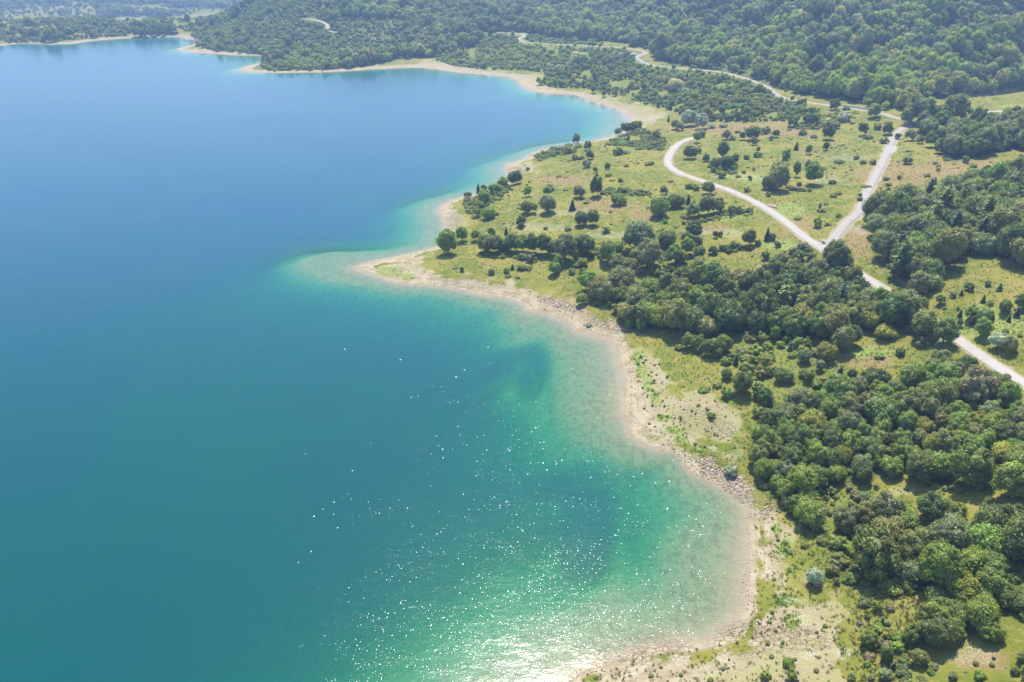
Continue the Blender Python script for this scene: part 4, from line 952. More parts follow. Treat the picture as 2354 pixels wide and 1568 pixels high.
def grow(polys, box, step, wr, kinds, tones, f=.62, prob=1.0, noise=None, pxlim=(-140, 1165, -66, 740), size_noise=True, seed=0, not_in=None, big=0, hrange=None):
    rs = random.Random(seed)
    x0, x1, y0, y1 = box
    nx, ny = int((x1 - x0) / step), int((y1 - y0) / step)
    gx, gy = np.meshgrid(np.arange(nx), np.arange(ny))
    nr = np.random.RandomState(seed + 5)
    X = x0 + (gx.ravel() + nr.rand(nx * ny)) * step; Y = y0 + (gy.ravel() + nr.rand(nx * ny)) * step
    k = np.ones(len(X), bool)
    A_, B_, D_ = proj(X, Y, land_T(X, Y)); k &= (A_ > pxlim[0] - 30) & (A_ < pxlim[1] + 30) & (B_ > pxlim[2] - 40) & (B_ < pxlim[3] + 60)
    X, Y = X[k], Y[k]
    if not len(X): return
    Z, Dd, Rd = height(X, Y, True)
    A_, B_, D_ = proj(X, Y, Z)
    inm = np.zeros(len(X), bool)
    for P in polys: inm |= inpoly(A_, B_, P)
    if not_in:
        for P in not_in: inm &= ~inpoly(A_, B_, P)
    inm &= (Dd > 6) & (A_ > pxlim[0]) & (A_ < pxlim[1]) & (B_ > pxlim[2]) & (B_ < pxlim[3])
    nn = fbm(X, Y, noise[0], 3, 300 + seed) if noise else np.zeros(len(X))
    sz = fbm(X, Y, 70.0, 2, 500 + seed)
    tnoise = fbm(X, Y, 45.0, 2, 700 + seed)
    order = np.where(inm)[0]; rs.shuffle(order)
    for i in order:
        if noise and nn[i] < noise[1]: continue
        if rs.random() > prob: continue
        w = rs.uniform(*wr) * (1 + (.22 * sz[i] if size_noise else 0))
        if big and rs.random() < big: w *= 1.35
        if Rd[i] < w * .5 + 3.2: continue
        kd = kinds[min(int(rs.random() * len(kinds)), len(kinds) - 1)]
        hr = rs.uniform(*hrange) if hrange else None
        if clash(X[i], Y[i], w, f): continue
        s = FPX / D_[i]
        if hides(A_[i], B_[i] - w * .56 * s, w * .55 * s, w * .66 * s): continue
        q = (rs.random() * .75 + (tnoise[i] + .5) * .45)
        tn = tones[int(max(0, min(.999, q)) * len(tones))] if rs.random() < .75 else rs.choice(tones)
        if kd == CT: tn = rs.choice(['pine', 'dark', 'oak'])
        p = dict(x=X[i], y=Y[i], w=w, kind=kd, tone=tn, hr=hr, hand=False, seat=None)
        PLANTS.append(p); reg(p)
BT, CT, BU = 'broadleaf_tree', 'conifer_tree', 'bush'
grow([WOOD_A], (40, 260, 180, 380), 3.2, (7, 11.5), [BT] * 14 + [CT], ['grey', 'oak', 'oak', 'olive', 'mid', 'dark'], .50, seed=1)
grow([WOOD_B], (130, 420, 220, 420), 3.6, (8, 12.5), [BT] * 8 + [CT], ['dark', 'oak', 'oak', 'grey', 'olive', 'mid'], .50, seed=2)
grow([WOOD_C], (50, 230, 90, 270), 2.8, (4.2, 8.2), [BT], ['dark', 'oak', 'grey', 'olive', 'mid', 'fresh', 'fresh', 'yellow'], .58, .95, seed=3, noise=(20.0, -.32))
grow([WOOD_D], (60, 220, 70, 190), 2.8, (4.4, 8.6), [BT], ['dark', 'oak', 'grey', 'mid', 'mid', 'fresh', 'olive', 'yellow'], .58, .95, seed=4, noise=(20.0, -.34))
grow([WOOD_T1, WOOD_T2], (230, 520, 380, 640), 4.5, (8, 12.5), [BT] * 9, ['grey', 'grey', 'oak'], .52, seed=5)
grow([THICKET, THICKET2], (30, 180, 150, 260), 2.6, (2.2, 6.0), [BT] * 3 + [BU] * 5 + [CT], ['oak', 'mid', 'fresh', 'grey', 'olive', 'mid'], .62, .55, noise=(16.0, -.15), seed=6)
grow([THICKET3, THICKET4], (50, 160, 70, 190), 1.9, (1.2, 3.2), [BU] * 5 + [BT], ['oak', 'mid', 'fresh', 'olive', 'brown', 'grey'], .6, .6, noise=(12.0, -.1), seed=7)
grow([WOOD_C, WOOD_D], (50, 230, 70, 270), 2.4, (2.2, 4.2), [BU], ['mid', 'fresh', 'olive', 'mid'], .40, .6, seed=8)
grow([WOOD_A, WOOD_B], (40, 420, 180, 420), 3.0, (2.2, 4.0), [BU], ['mid', 'fresh', 'oak', 'olive'], .45, .35, seed=9)
grow([CLEAR_R], (100, 240, 160, 260), 3.0, (1.0, 3.0), [BU, BU, BT, CT], ['oak', 'mid', 'grey'], .7, .28, seed=10)
print('near plants', len(PLANTS))
N_NEAR = len(PLANTS)
grow([SHRUBS_N], (-180, 330, 480, 1300), 3.9, (2.8, 6.4), [BT] * 10 + [BU] * 9 + [CT], ['oak', 'mid', 'olive', 'mid', 'fresh', 'grey', 'lightolive'], (.55), .94, noise=(26.0, -.26), seed=11, big=.06)
OPEN = [[(716, 66), (735, 54), (739, 60), (728, 73), (718, 73)], [(336, 18), (404, 20), (408, 46), (384, 58), (348, 56)], [(920, 113), (930, 103), (960, 99), (1030, 92), (1150, 90), (1150, 118), (960, 118)], [(470, 51), (500, 47), (505, 43), (484, 46)]]
grow([HEADLAND], (-560, -120, 840, 1450), 5.0, (4.0, 7.5), [BT, BT, BU], ['oak', 'mid', 'mid', 'grey', 'fresh'], .55, .9, seed=31, not_in=OPEN, noise=(38.0, -.30))
grow([HEADLAND], (-560, -120, 840, 1450), 7.0, (8.0, 12.0), [BT], ['dark', 'oak', 'oak'], .45, .8, seed=32, not_in=OPEN, noise=(55.0, .10))
grow([OPEN[1]], (-300, -60, 840, 1300), 6.0, (2.0, 4.5), [BU, BT], ['mid', 'oak', 'grey'], .7, .35, seed=33)
grow([HILLS], (-460, 720, 480, 1000), 5.6, (8.5, 15.0), [BT], ['dark', 'dark', 'oak', 'grey', 'mid', 'olive', 'mid'], .50, 1.0, seed=12, not_in=OPEN + [SHRUBS_N, HEADLAND], noise=(60.0, -.55), big=.15)
grow([HILLS], (-560, 1150, 1000, 1450), 6.8, (8.5, 14.5), [BT], ['dark', 'oak', 'oak', 'grey', 'mid'], .50, 1.0, seed=13, not_in=OPEN + [HEADLAND], noise=(60.0, -.55), big=.12)
grow([HILLS], (720, 1150, 480, 1000), 6.5, (9, 15), [BT], ['dark', 'oak', 'oak', 'grey', 'mid'], .50, 1.0, seed=14, not_in=OPEN, big=.12)
grow([HILLS], (-400, 420, 560, 1300), 5.0, (3.5, 6.5), [BU], ['mid', 'oak', 'grey', 'fresh'], .45, .35, seed=15, not_in=OPEN[2:3] + [SHRUBS_N])
grow([FAR_SHORE], (-1300, -500, 1050, 1500), 5.5, (3.5, 7.0), [BT, BU, BT], ['oak', 'mid', 'grey', 'dark'], .6, .9, noise=(30.0, -.04), seed=16, pxlim=(-260, 1165, 15, 60))
grow([FAR_SHORE], (-1300, -500, 1050, 1500), 6.0, (8, 12), [BT], ['dark', 'oak', 'dark'], .6, .5, noise=(55.0, .16), seed=17, pxlim=(-260, 1165, 24, 60))
VALLEY = [[(-300, 19), (0, 21), (75, 20), (150, 18), (205, 15), (225, 9), (262, -2), (262, -66), (-300, -66)]]
grow(VALLEY, (-2300, -600, 1500, 3300), 10.0, (9, 16), [BT], ['dark', 'oak', 'mid'], .5, 1.0, noise=(110.0, .07), seed=18, pxlim=(-260, 300, -64, 22))
grow(VALLEY, (-2300, -600, 1500, 3300), 13.0, (5, 9), [BT], ['oak', 'mid'], .6, .35, seed=19, pxlim=(-260, 300, -64, 22))
LOWR_G = [(905, 650), (940, 655), (970, 645), (1000, 648), (1060, 650), (1060, 730), (860, 730), (868, 690)]
GAP_G = [(818, 480), (880, 480), (940, 500), (1030, 492), (1030, 512), (900, 505), (840, 520), (818, 512)]
SCRUBS = [cc(2, [(1790, 1305), (2135, 1315), (2130, 1350), (1790, 1350)]), cc(4, [(950, 165), (1300, 170), (1480, 180), (1740, 190), (1740, 215), (1300, 215), (960, 215)]), cc(2, [(1310, 1070), (1440, 1020), (1620, 975), (1660, 1000), (1600, 1060), (1480, 1080), (1350, 1110)]),
          cc(2, [(1820, 1000), (1900, 930), (2080, 870), (2110, 910), (2250, 960), (2220, 1040), (2100, 1030), (1980, 1010)]), cc(2, [(850, 1360), (1150, 1280), (1180, 1310), (1050, 1390), (960, 1460), (930, 1520), (900, 1500), (840, 1430)]),
          cc(4, [(1730, 170), (2330, 160), (2350, 260), (2200, 345), (1900, 340), (1780, 240)]), cc(3, [(0, 1470), (480, 1440), (480, 1480), (300, 1510), (0, 1560)]), cc(3, [(130, 1090), (370, 1120), (370, 1200), (220, 1210), (150, 1130)]), cc(5, [(220, 150), (420, 120), (500, 130), (480, 165), (260, 180)]),
          cc(5, [(700, 170), (900, 160), (900, 240), (760, 240)]), cc(3, [(700, 880), (1100, 760), (1260, 780), (1100, 850), (900, 900)])]
grow(SCRUBS, (-80, 420, 230, 640), 2.0, (1.4, 3.4), [BU], ['oak', 'mid', 'olive', 'mid', 'grey', 'fresh'], .55, .75, seed=23, noise=(14.0, -.35), hrange=(.45, .9))
OUTER = [[(880, 700), (1010, 690), (1100, 650), (1600, 640), (1600, 1100), (1000, 1100), (860, 800)]]
grow(OUTER, (40, 260, 40, 170), 5.0, (4.5, 9.0), [BT, BT, BU], ['oak', 'mid', 'grey', 'fresh', 'dark'], .55, .8, seed=24, noise=(22.0, -.1), pxlim=(-140, 1600, 640, 1100))
# thin scatter over the meadows
MEADOW = [[(470, 175), (520, 160), (560, 150), (640, 130), (700, 128), (900, 128), (905, 150), (1024, 165), (1100, 170), (1100, 185), (1000, 180), (935, 188), (880, 210), (862, 240), (850, 262), (800, 255), (740, 275), (640, 290), (600, 295), (560, 285), (480, 262), (440, 240), (460, 205)]]
grow(MEADOW, (-80, 420, 230, 640), 4.0, (.6, 2.2), [BU], ['straw', 'olive', 'lightolive', 'mid', 'brown', 'lightolive'], 1.0, .5, seed=20, noise=(22.0, .12), hrange=(.3, .6))
grow([LOWR_G, GAP_G], (60, 220, 70, 230), 2.2, (.5, 2.4), [BU], ['olive', 'mid', 'lightolive', 'grey', 'fresh', 'brown'], .9, .5, seed=22, noise=(11.0, .0), hrange=(.4, .9))
grow([TAN], (20, 160, 70, 260), 3.0, (.5, 1.3), [BU], ['olive', 'brown', 'mid', 'fresh'], 1.0, .35, seed=21)
print('plants', len(PLANTS))

xs = np.array([p['x'] for p in PLANTS]); ys = np.array([p['y'] for p in PLANTS])
zs = height(xs, ys); pxs, pys, dps = proj(xs, ys, zs)
for p, z, a, b, d in zip(PLANTS, zs, pxs, pys, dps):
    p['z'] = float(z); p['px'] = float(a); p['py'] = float(b); p['dep'] = float(d); p['size'] = p['w'] * FPX / float(d)
    if p['hr'] is None: p['hr'] = 1.0 if p['kind'] != 'bush' else .75
    if p['kind'] == 'broadleaf_tree' and not p['hand']: p['hr'] *= R.uniform(.9, 1.25)
    if p['kind'] == 'broadleaf_tree' and p['w'] < 2.0: p['kind'] = 'bush'
# ------------------------------------------------------------------ names of the places, for describing each plant
TRI = [(668, 168), (690, 140), (720, 128), (900, 128), (905, 135), (880, 180), (858, 215), (845, 235), (828, 248), (800, 232), (760, 205), (710, 178)]
SLOPE = [(905, 140), (1040, 150), (1100, 200), (1030, 185), (965, 192), (900, 212), (862, 216), (880, 180), (895, 150)]
HEDGE = [(475, 228), (520, 232), (600, 240), (612, 255), (600, 272), (475, 262)]
POINT = [(430, 205), (460, 190), (520, 162), (560, 145), (600, 128), (645, 128), (668, 142), (665, 170), (705, 182), (760, 215), (800, 238), (828, 252), (815, 272), (740, 280), (690, 285), (600, 297), (560, 285), (430, 262)]
JUNC = [(815, 250), (870, 252), (885, 285), (850, 290), (815, 285)]
LOWR = [(850, 600), (930, 600), (940, 650), (1060, 650), (1060, 740), (840, 740)]
CLR1 = [(800, 335), (905, 335), (915, 385), (800, 400)]
CLR2 = [(812, 470), (1040, 470), (1040, 522), (812, 515)]
SHOREP = [(590, 296), (640, 296), (640, 345), (590, 330)]
PLACES = [(VALLEY[0], 'the distant valley', 'the hazy valley behind the dam'), (FAR_SHORE, 'the far shore', 'the far lake shore'), (SHRUBS_N, 'the young wood', 'the young wood below the winding road'),
          (JUNC, 'the road fork', 'the verge by the road fork'), (WOOD_A, 'the middle wood', 'the wood between rocky shore and road'), (WOOD_B, 'the fork wood', 'the dark wood beyond the road fork'),
          (WOOD_C, 'the stony-shore wood', 'the wood above the stony shore'), (WOOD_D, 'the beach wood', 'the wood behind the sandy beach'), (WOOD_T1, 'the bend grove', 'the grove where the grey road bends'),
          (WOOD_T2, 'the slope grove', 'the grove on the dry slope'), (CLR1, 'the small clearing', 'the small clearing in the woods'), (CLR2, 'the grassy gap', 'the grassy gap between two woods'),
          (TRI, 'the fork meadow', 'the meadow between the two roads'), (SLOPE, 'the dry slope', 'the dry slope beyond the grey road'), (HEDGE, 'the point hedgerow', 'the hedgerow across the sandy point'),
          (POINT, 'the point meadow', 'the meadow behind the sandy point'), (THICKET, 'the mixed scrub', 'the scrub below the middle wood'), (THICKET2, 'the clearing edge', 'the edge of the small clearing'),
          (THICKET3, 'the stony bank', 'the stony bank above the beach'), (LOWR, 'the lower bank', 'the grassy bank below the beach wood'), (THICKET4, 'the lower bank', 'the grassy bank below the beach wood'),
          (CLEAR_R, 'the roadside clearing', 'the green clearing beside the road'), (TAN, 'the sandy beach', 'the wide sandy beach'), (HILLS, 'the forested hill', 'the forested hillside')]
PXA = np.array([p['px'] for p in PLANTS]); PYA = np.array([p['py'] for p in PLANTS])
place_id = np.full(len(PLANTS), -1)
for k, (poly, a, b) in enumerate(PLACES):
    m = inpoly(PXA, PYA, poly) & (place_id < 0)
    place_id[m] = k
for p, k in zip(PLANTS, place_id):
    p['place'] = PLACES[k][1:] if k >= 0 else (('the open shore', 'the open ground near the shore') if p['px'] < 690 else ('the road verge', 'the grassy verge near the road') if p['py'] < 400 else ('the open bank', 'the open bank above the beach'))
TW = dict(dark='dark green', oak='deep green', mid='mid green', fresh='bright green', yellow='yellow-green', grey='grey-green', olive='olive green', silver='silvery', straw='straw-coloured', lightolive='pale olive', brown='brownish', pine='blackish green')
ORD = 'first second third fourth fifth sixth seventh eighth ninth tenth eleventh twelfth'.split()
IND = {}
for kd in (BT, CT, BU):
    L = sorted([p for p in PLANTS if p['kind'] == kd and -8 < p['px'] < 1032 and -5 < p['py'] - p['size'] * .3 and p['py'] - p['size'] < 690], key=lambda p: -p['size'])
    IND[kd] = L[:298 if kd != CT else 290]
    for p in IND[kd]: p['ind'] = True
NOUN = {BT: 'tree', CT: 'conifer', BU: 'bush'}
for kd, L in IND.items():
    keyed = {}
    for p in L:
        big = (8.6, 5.2) if kd == BT else ((6.5, 3.5) if kd == CT else (3.6, 2.0))
        sz = 'tall' if p['hr'] >= 1.3 and kd == BT else 'broad' if p['w'] > big[0] else 'small' if p['w'] < big[1] else ''
        p['lw'] = (sz + ' ' if sz else '') + TW[p['tone']] + ' ' + NOUN[kd]
        keyed.setdefault((p['lw'], p['place']), []).append(p)
    for (lw, plc), M in keyed.items():
        M.sort(key=lambda p: p['py'])
        n = len(M)
        rows = 1 if n <= 10 else (2 if n <= 20 else (3 if n <= 34 else 5))
        nm = {1: [''], 2: ['upper half', 'lower half'], 3: ['upper part', 'middle', 'lower part'], 5: ['top edge', 'upper part', 'middle', 'lower part', 'bottom edge']}[rows]
        per = math.ceil(n / rows)
        for r in range(rows):
            S_ = sorted(M[r * per:(r + 1) * per], key=lambda p: p['px'])
            for i, p in enumerate(S_):
                part = nm[r]
                if n == 1: lab = f"{lw} in {plc[1]}" if 'verge' not in plc[1] and 'bank' not in plc[1] and 'edge' not in plc[1] and 'slope' not in plc[1] else f"{lw} on {plc[1]}"
                else:
                    if len(S_) == 1: o_ = ''
                    elif i == 0: o_ = ', the one closest to the lake'
                    elif i == len(S_) - 1: o_ = ', the one farthest from the lake'
                    elif i < 12: o_ = f', {ORD[i]} from the lake'
                    else: o_ = f', {ORD[len(S_) - 1 - i]} from the inland end' if len(S_) - 1 - i < 12 else ', well inland'
                    where = f"in the {part} of {plc[0]}" if part else f"in {plc[1] if len(lw.split()) + len(plc[1].split()) + len(o_.split()) < 15 else plc[0]}"
                    lab = f"{lw} {where}{o_}"
                    lab = lab.replace('in the road fork', 'at the road fork').replace('in the dry slope', 'on the dry slope').replace('in the far shore', 'on the far shore').replace('in the road verge', 'on the road verge')
                if len(lab.replace(',', '').split()) > 16: lab = lab.replace(', the one closest to the lake', ', closest to the lake').replace(', the one farthest from the lake', ', farthest from lake').replace(' in the upper part of', ', upper').replace(' in the lower part of', ', lower')
                if len(lab.replace(',', '').split()) > 16: lab = lab.replace(plc[1], plc[0])
                if len(lab.split()) > 16: lab = lab.replace('the one ', '').replace(' half of', ' half,').replace(' from the lake', ' from lake')
                p['label'] = lab
                p['group'] = {BT: 'trees in ', CT: 'conifers in ', BU: 'bushes in '}[kd] + plc[0]

def setm(o, x, y, z, rz, sx, sy, sz):
    o.location = (x, y, z); o.rotation_euler = (0, 0, rz); o.scale = (sx, sy, sz)
n_lab = 0
for kd, L in IND.items():
    for p in L:
        rt = bpy.data.objects.new(kd, None); rt.empty_display_size = .5
        C.objects.link(rt)
        tone = jit(TONES[p['tone']], .05 if p['tone'] == 'silver' else .16)
        w = p['w'] / 2
        if kd == BT:
            me = CR_ROUND[R.randrange(len(CR_ROUND))] if p['hr'] < 1.3 else CR_ROUND[R.choice([2, 6])]
            hr = p['hr'] if p['hr'] < 1.3 else 1.05
            hz_ = w * .92 * hr
            lift = (.08 if p['hand'] else .2) if p['w'] > 4.5 else .0
            cr = bpy.data.objects.new('crown', me); tr = bpy.data.objects.new('trunk', TRUNKS[R.randrange(3)])
            cr.location = (0, 0, w * lift); an = R.uniform(.84, 1.16); cr.scale = (w * .95 * an, w * .95 / an, hz_)
            tr.scale = (w, w, w * hr * .9)
        elif kd == CT:
            me = CR_CONE[R.randrange(3)]
            hh = w * 1.5 * p['hr']
            cr = bpy.data.objects.new('crown', me); tr = bpy.data.objects.new('trunk', TRUNK_C)
            cr.scale = (w * 2.1, w * 2.1, hh); tr.scale = (w * 2.1, w * 2.1, hh)
        else:
            me = CR_BUSH[R.randrange(4)]
            cr = bpy.data.objects.new('foliage', me); tr = bpy.data.objects.new('stems', TRUNK_B)
            cr.scale = (w * .95, w * .95, w * p['hr'] * 1.05); cr.location = (0, 0, -w * .16); tr.scale = (w, w, w)
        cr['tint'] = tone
        for c_ in (cr, tr):
            C.objects.link(c_); c_.parent = rt
        rt.location = (p['x'], p['y'], p['z']); rt.rotation_euler = (0, 0, R.uniform(0, 6.28))
        tag(rt, p['label'], {BT: 'tree', CT: 'conifer', BU: 'bush'}[kd], p['group'])

# ------------------------------------------------------------------ masses nobody could count, spread with geometry nodes
def scatter(name, items, sources, label=None):
    """items: (x, y, z, rz, sx, sy, sz, source, (r, g, b))"""
    n = len(items)
    me = bpy.data.meshes.new(name + '_points'); me.vertices.add(n)
    a = np.array([i[:8] for i in items], np.float32)
    me.vertices.foreach_set('co', a[:, :3].ravel())
    def put(nm, typ, data, key='value'):
        at = me.attributes.new(nm, typ, 'POINT'); at.data.foreach_set(key, data)
    put('rot', 'FLOAT_VECTOR', np.stack([a[:, 3] * 0, a[:, 3] * 0, a[:, 3]], 1).ravel(), 'vector')
    put('scl', 'FLOAT_VECTOR', a[:, 4:7].ravel().copy(), 'vector')
    put('src', 'INT', a[:, 7].astype(np.int32))
    col = np.ones((n, 4), np.float32); col[:, :3] = [i[8] for i in items]
    put('tint', 'FLOAT_COLOR', col.ravel(), 'color')
    o = tag(link(name, me), label, kind='stuff')
    ng = bpy.data.node_groups.new(name, 'GeometryNodeTree')
    ng.interface.new_socket('Geometry', in_out='INPUT', socket_type='NodeSocketGeometry')
    ng.interface.new_socket('Geometry', in_out='OUTPUT', socket_type='NodeSocketGeometry')
    N, Lk = ng.nodes, ng.links
    gi_ = N.new('NodeGroupInput'); go = N.new('NodeGroupOutput'); jn = N.new('GeometryNodeJoinGeometry')
    def na(nm, t):
        q_ = N.new('GeometryNodeInputNamedAttribute'); q_.data_type = t; q_.inputs['Name'].default_value = nm
        return q_.outputs['Attribute']
    rot, scl, src = na('rot', 'FLOAT_VECTOR'), na('scl', 'FLOAT_VECTOR'), na('src', 'INT')
    e2r = N.new('FunctionNodeEulerToRotation'); Lk.new(rot, e2r.inputs[0])
    for k, me_ in enumerate(sources):
        so = bpy.data.objects.new(name + '_source', me_)          # not linked to the scene, only its shape is read
        oi = N.new('GeometryNodeObjectInfo'); oi.inputs['Object'].default_value = so; oi.inputs['As Instance'].default_value = True
        cmp_ = N.new('FunctionNodeCompare'); cmp_.data_type = 'INT'; cmp_.operation = 'EQUAL'
        Lk.new(src, cmp_.inputs[2]); cmp_.inputs[3].default_value = k
        ip = N.new('GeometryNodeInstanceOnPoints')
        Lk.new(gi_.outputs[0], ip.inputs['Points']); Lk.new(cmp_.outputs[0], ip.inputs['Selection']); Lk.new(oi.outputs['Geometry'], ip.inputs['Instance'])
        Lk.new(e2r.outputs[0], ip.inputs['Rotation']); Lk.new(scl, ip.inputs['Scale'])
        Lk.new(ip.outputs[0], jn.inputs[0])
    Lk.new(jn.outputs[0], go.inputs[0])
    md = o.modifiers.new('spread', 'NODES'); md.node_group = ng
    return o
stand = 1 + .32 * fbm(xs, ys, 95.0, 3, 77) + .18 * fbm(xs, ys, 28.0, 2, 78)     # stands of lighter and darker growth
for p, s_ in zip(PLANTS, stand): p['stand'] = float(s_) * 1.12 if p['py'] < 125 else 1.0
near_t, far_t, bsh, cons = [], [], [], []
for p in PLANTS:
    if p.get('ind'): continue
    w = p['w'] / 2; tone = tuple(c_ * p['stand'] * f_ for c_, f_ in zip(jit(TONES[p['tone']], .18), (1.16, 1.10, .85) if p['py'] < 125 else (1, 1, 1))); rz = R.uniform(0, 6.28)
    if p['kind'] == BT:
        far = p['size'] < 11; an = R.uniform(.82, 1.18)
        L = far_t if far else near_t
        L.append((p['x'], p['y'], p['z'] + w * (.2 if p['w'] > 4.5 else .02), rz, w * .98 * an, w * .98 / an, w * .95 * p['hr'], R.randrange(5 if far else 8), tone))
    elif p['kind'] == BU:
        bsh.append((p['x'], p['y'], p['z'] - w * .16, rz, w * .95, w * .95, w * p['hr'] * 1.05, R.randrange(4), tone))
    else: cons.append((p['x'], p['y'], p['z'], rz, w * 2, w * 2, w * 1.5 * p['hr'], R.randrange(2), tone))
# tree tints drift from patch to patch as in a natural wood
scatter('woodland_trees', [t[:7] + (t[7],) + t[8:] for t in near_t] + [t[:7] + (t[7] + 8,) + t[8:] for t in far_t] + [t[:7] + (t[7] + 13,) + t[8:] for t in cons], CR_ROUND + CR_FAR + CR_CONEF)
scatter('undergrowth', bsh, CR_BUSH)

# grass tussocks and weeds
def tuft_mesh(name, seed, n=16):
    rs = np.random.RandomState(seed); parts = []
    for i in range(n):
        a = rs.rand() * 6.283; r = rs.rand() * .55; d = np.array([math.cos(a), math.sin(a), 0]); s = np.array([-math.sin(a), math.cos(a), 0])
        b = d * r; h = .5 + .6 * rs.rand(); wd_ = .10 + .08 * rs.rand()
        parts.append((np.array([b - s * wd_ - [0, 0, .1], b + s * wd_ - [0, 0, .1], b + d * (.25 + .3 * rs.rand()) + [0, 0, h]]), np.array([[0, 1, 2]]), np.full(3, rs.rand())))
    V, F, L = join_tq(parts)
    return mesh_np(name, V, F, M_LEAF, False, dict(lr=L))
TUFT = [tuft_mesh('tussock_blades', 200 + i) for i in range(3)]
def rand_land(n, box, seed):
    nr = np.random.RandomState(seed)
    # more points where the ground is close to the viewer: sample in bearing and depth
    D = np.exp(nr.uniform(math.log(box[0]), math.log(box[1]), n)); A = nr.uniform(-.80, .80, n)
    return D * A, D
X, Y = rand_land(120000, (95, 620), 3)
k = X > -60; X, Y = X[k], Y[k]
Z, Dd, Rd = height(X, Y, True)
A_, B_, D_ = proj(X, Y, Z)
bt = pmask(A_, B_, [TAN, TAN2, TAN3, TAN4], 2, D_) > 0
lu = blobs(A_, B_, LUSH); dr = blobs(A_, B_, DRY); fl = blobs(A_, B_, FLOW); ro = blobs(A_, B_, ROCKS)
woods = np.zeros(len(X), bool)
for P_ in (WOOD_A, WOOD_B, WOOD_C, WOOD_D): woods |= inpoly(A_, B_, P_)
nr = np.random.RandomState(9); rnd = nr.rand(len(X)); nn = fbm(X, Y, 12.0, 3, 801)
dens = np.where(Dd < 1.5, 0, np.where(bt, .12 + .9 * lu + .25 * np.clip(nn, 0, 1), .75 + nn * .5))
ok = (rnd < dens) & (Rd > 4.0) & ~woods & (A_ > -40) & (A_ < 1064) & (B_ < 720)
tones_g = np.array([(.20, .20, .055), (.30, .27, .11), (.115, .15, .03), (.24, .18, .09), (.38, .34, .19)])
items = []
for i in np.where(ok)[0]:
    u = nr.rand() + .25 * nn[i]
    t = tones_g[1] if u < .22 else tones_g[2] if u < .45 else tones_g[0] if u < .8 else tones_g[3] if u < .9 else tones_g[4]
    s = nr.uniform(.22, .52)
    if lu[i] > .35: t = np.array((.24, .31, .07)); s *= 1.2
    if fl[i] > .35 and nr.rand() < .3: t = np.array((.62, .62, .55))
    if bt[i] and lu[i] < .3: t = tones_g[nr.choice([2, 3, 0])] * .9
    items.append((X[i], Y[i], Z[i], nr.rand() * 6.28, s * 1.25, s * 1.25, s, int(nr.randint(3)), tuple(t * nr.uniform(.8, 1.2))))
scatter('meadow_grass', items, TUFT)
print('tufts', len(items))

# stones along the water and on the rocky banks
M_STONE = None
g = G('pale_limestone')
tint = g.attr('tint', 'INSTANCER', 'Color')
c_ = g.mix(g.noise(1.5, 3, vec=g.objc()), tint, g.mix(1.0, tint, (.72, .68, .62), 'MULTIPLY'))
M_STONE = g.surf(g.princ(c_, .9, .2))
def stone_mesh(name, seed, flat=.55):
    rs = np.random.RandomState(seed)
    V = ICO1[0].copy()
    for k in range(5):
        n_ = unit(rs.normal(size=3)); dd = V @ n_; lim = rs.uniform(.45, .8)
        V -= np.maximum(dd - lim, 0)[:, None] * n_
    V *= np.array([1, rs.uniform(.6, .9), flat]) ; V *= 1 + .1 * rs.normal(size=(len(V), 1))
    return mesh_np(name, V, ICO1[1], M_STONE)
STONES = [stone_mesh('stone_shape', 300 + i, [.5, .7, .35, .6][i]) for i in range(4)]
ns = np.random.RandomState(14)
SWn = SHORE_W[(SHORE_W[:, 1] < 760) & (SHORE_W[:, 0] > -120)]
wq = np.clip(300.0 / np.maximum(SWn[:, 1], 90), .3, 2.2); wq /= wq.sum()
pk = SWn[ns.choice(len(SWn), 70000, p=wq)]
off = np.where(ns.rand(70000) < .5, ns.normal(0, 2.2, 70000), ns.exponential(13, 70000)); th_ = ns.rand(70000) * 6.283
X = pk[:, 0] + np.cos(th_) * off + ns.normal(0, 1.5, 70000); Y = pk[:, 1] + np.sin(th_) * off + ns.normal(0, 1.5, 70000)
Z, Dd, Rd = height(X, Y, True); A_, B_, D_ = proj(X, Y, Z)
ro = blobs(A_, B_, ROCKS); st = blobs(A_, B_, ROCKS[:5] + ROCKS[7:8] + ROCKS[10:11])
nn = fbm(X, Y, 9.0, 3, 901); rnd = nr.rand(len(X))
edge = np.exp(-((Dd - .3) / 1.3) ** 2)
dens = .10 * edge * (1 + nn) + np.where(Dd > 0, .9 * st * (1.2 + nn) + .10 * ro, .3 * st * (Dd > -4))
ok = (rnd < dens) & (A_ > -40) & (A_ < 1064) & (B_ < 720) & (Rd > 6)
items = []
for i in np.where(ok)[0]:
    s = (.08 + .24 * nr.rand() ** 2.4) * (1 + .9 * st[i]) * (1.0 if Y[i] < 320 else 1.3)
    t = np.array([(.46, .39, .29), (.40, .33, .24), (.54, .48, .39), (.30, .24, .18)])[nr.choice(4)] * nr.uniform(.85, 1.15)
    items.append((X[i], Y[i], Z[i] + s * .15, nr.rand() * 6.28, s, s, s, int(nr.randint(4)), tuple(t)))
scatter('shore_stones', items, STONES)
print('stones', len(items))
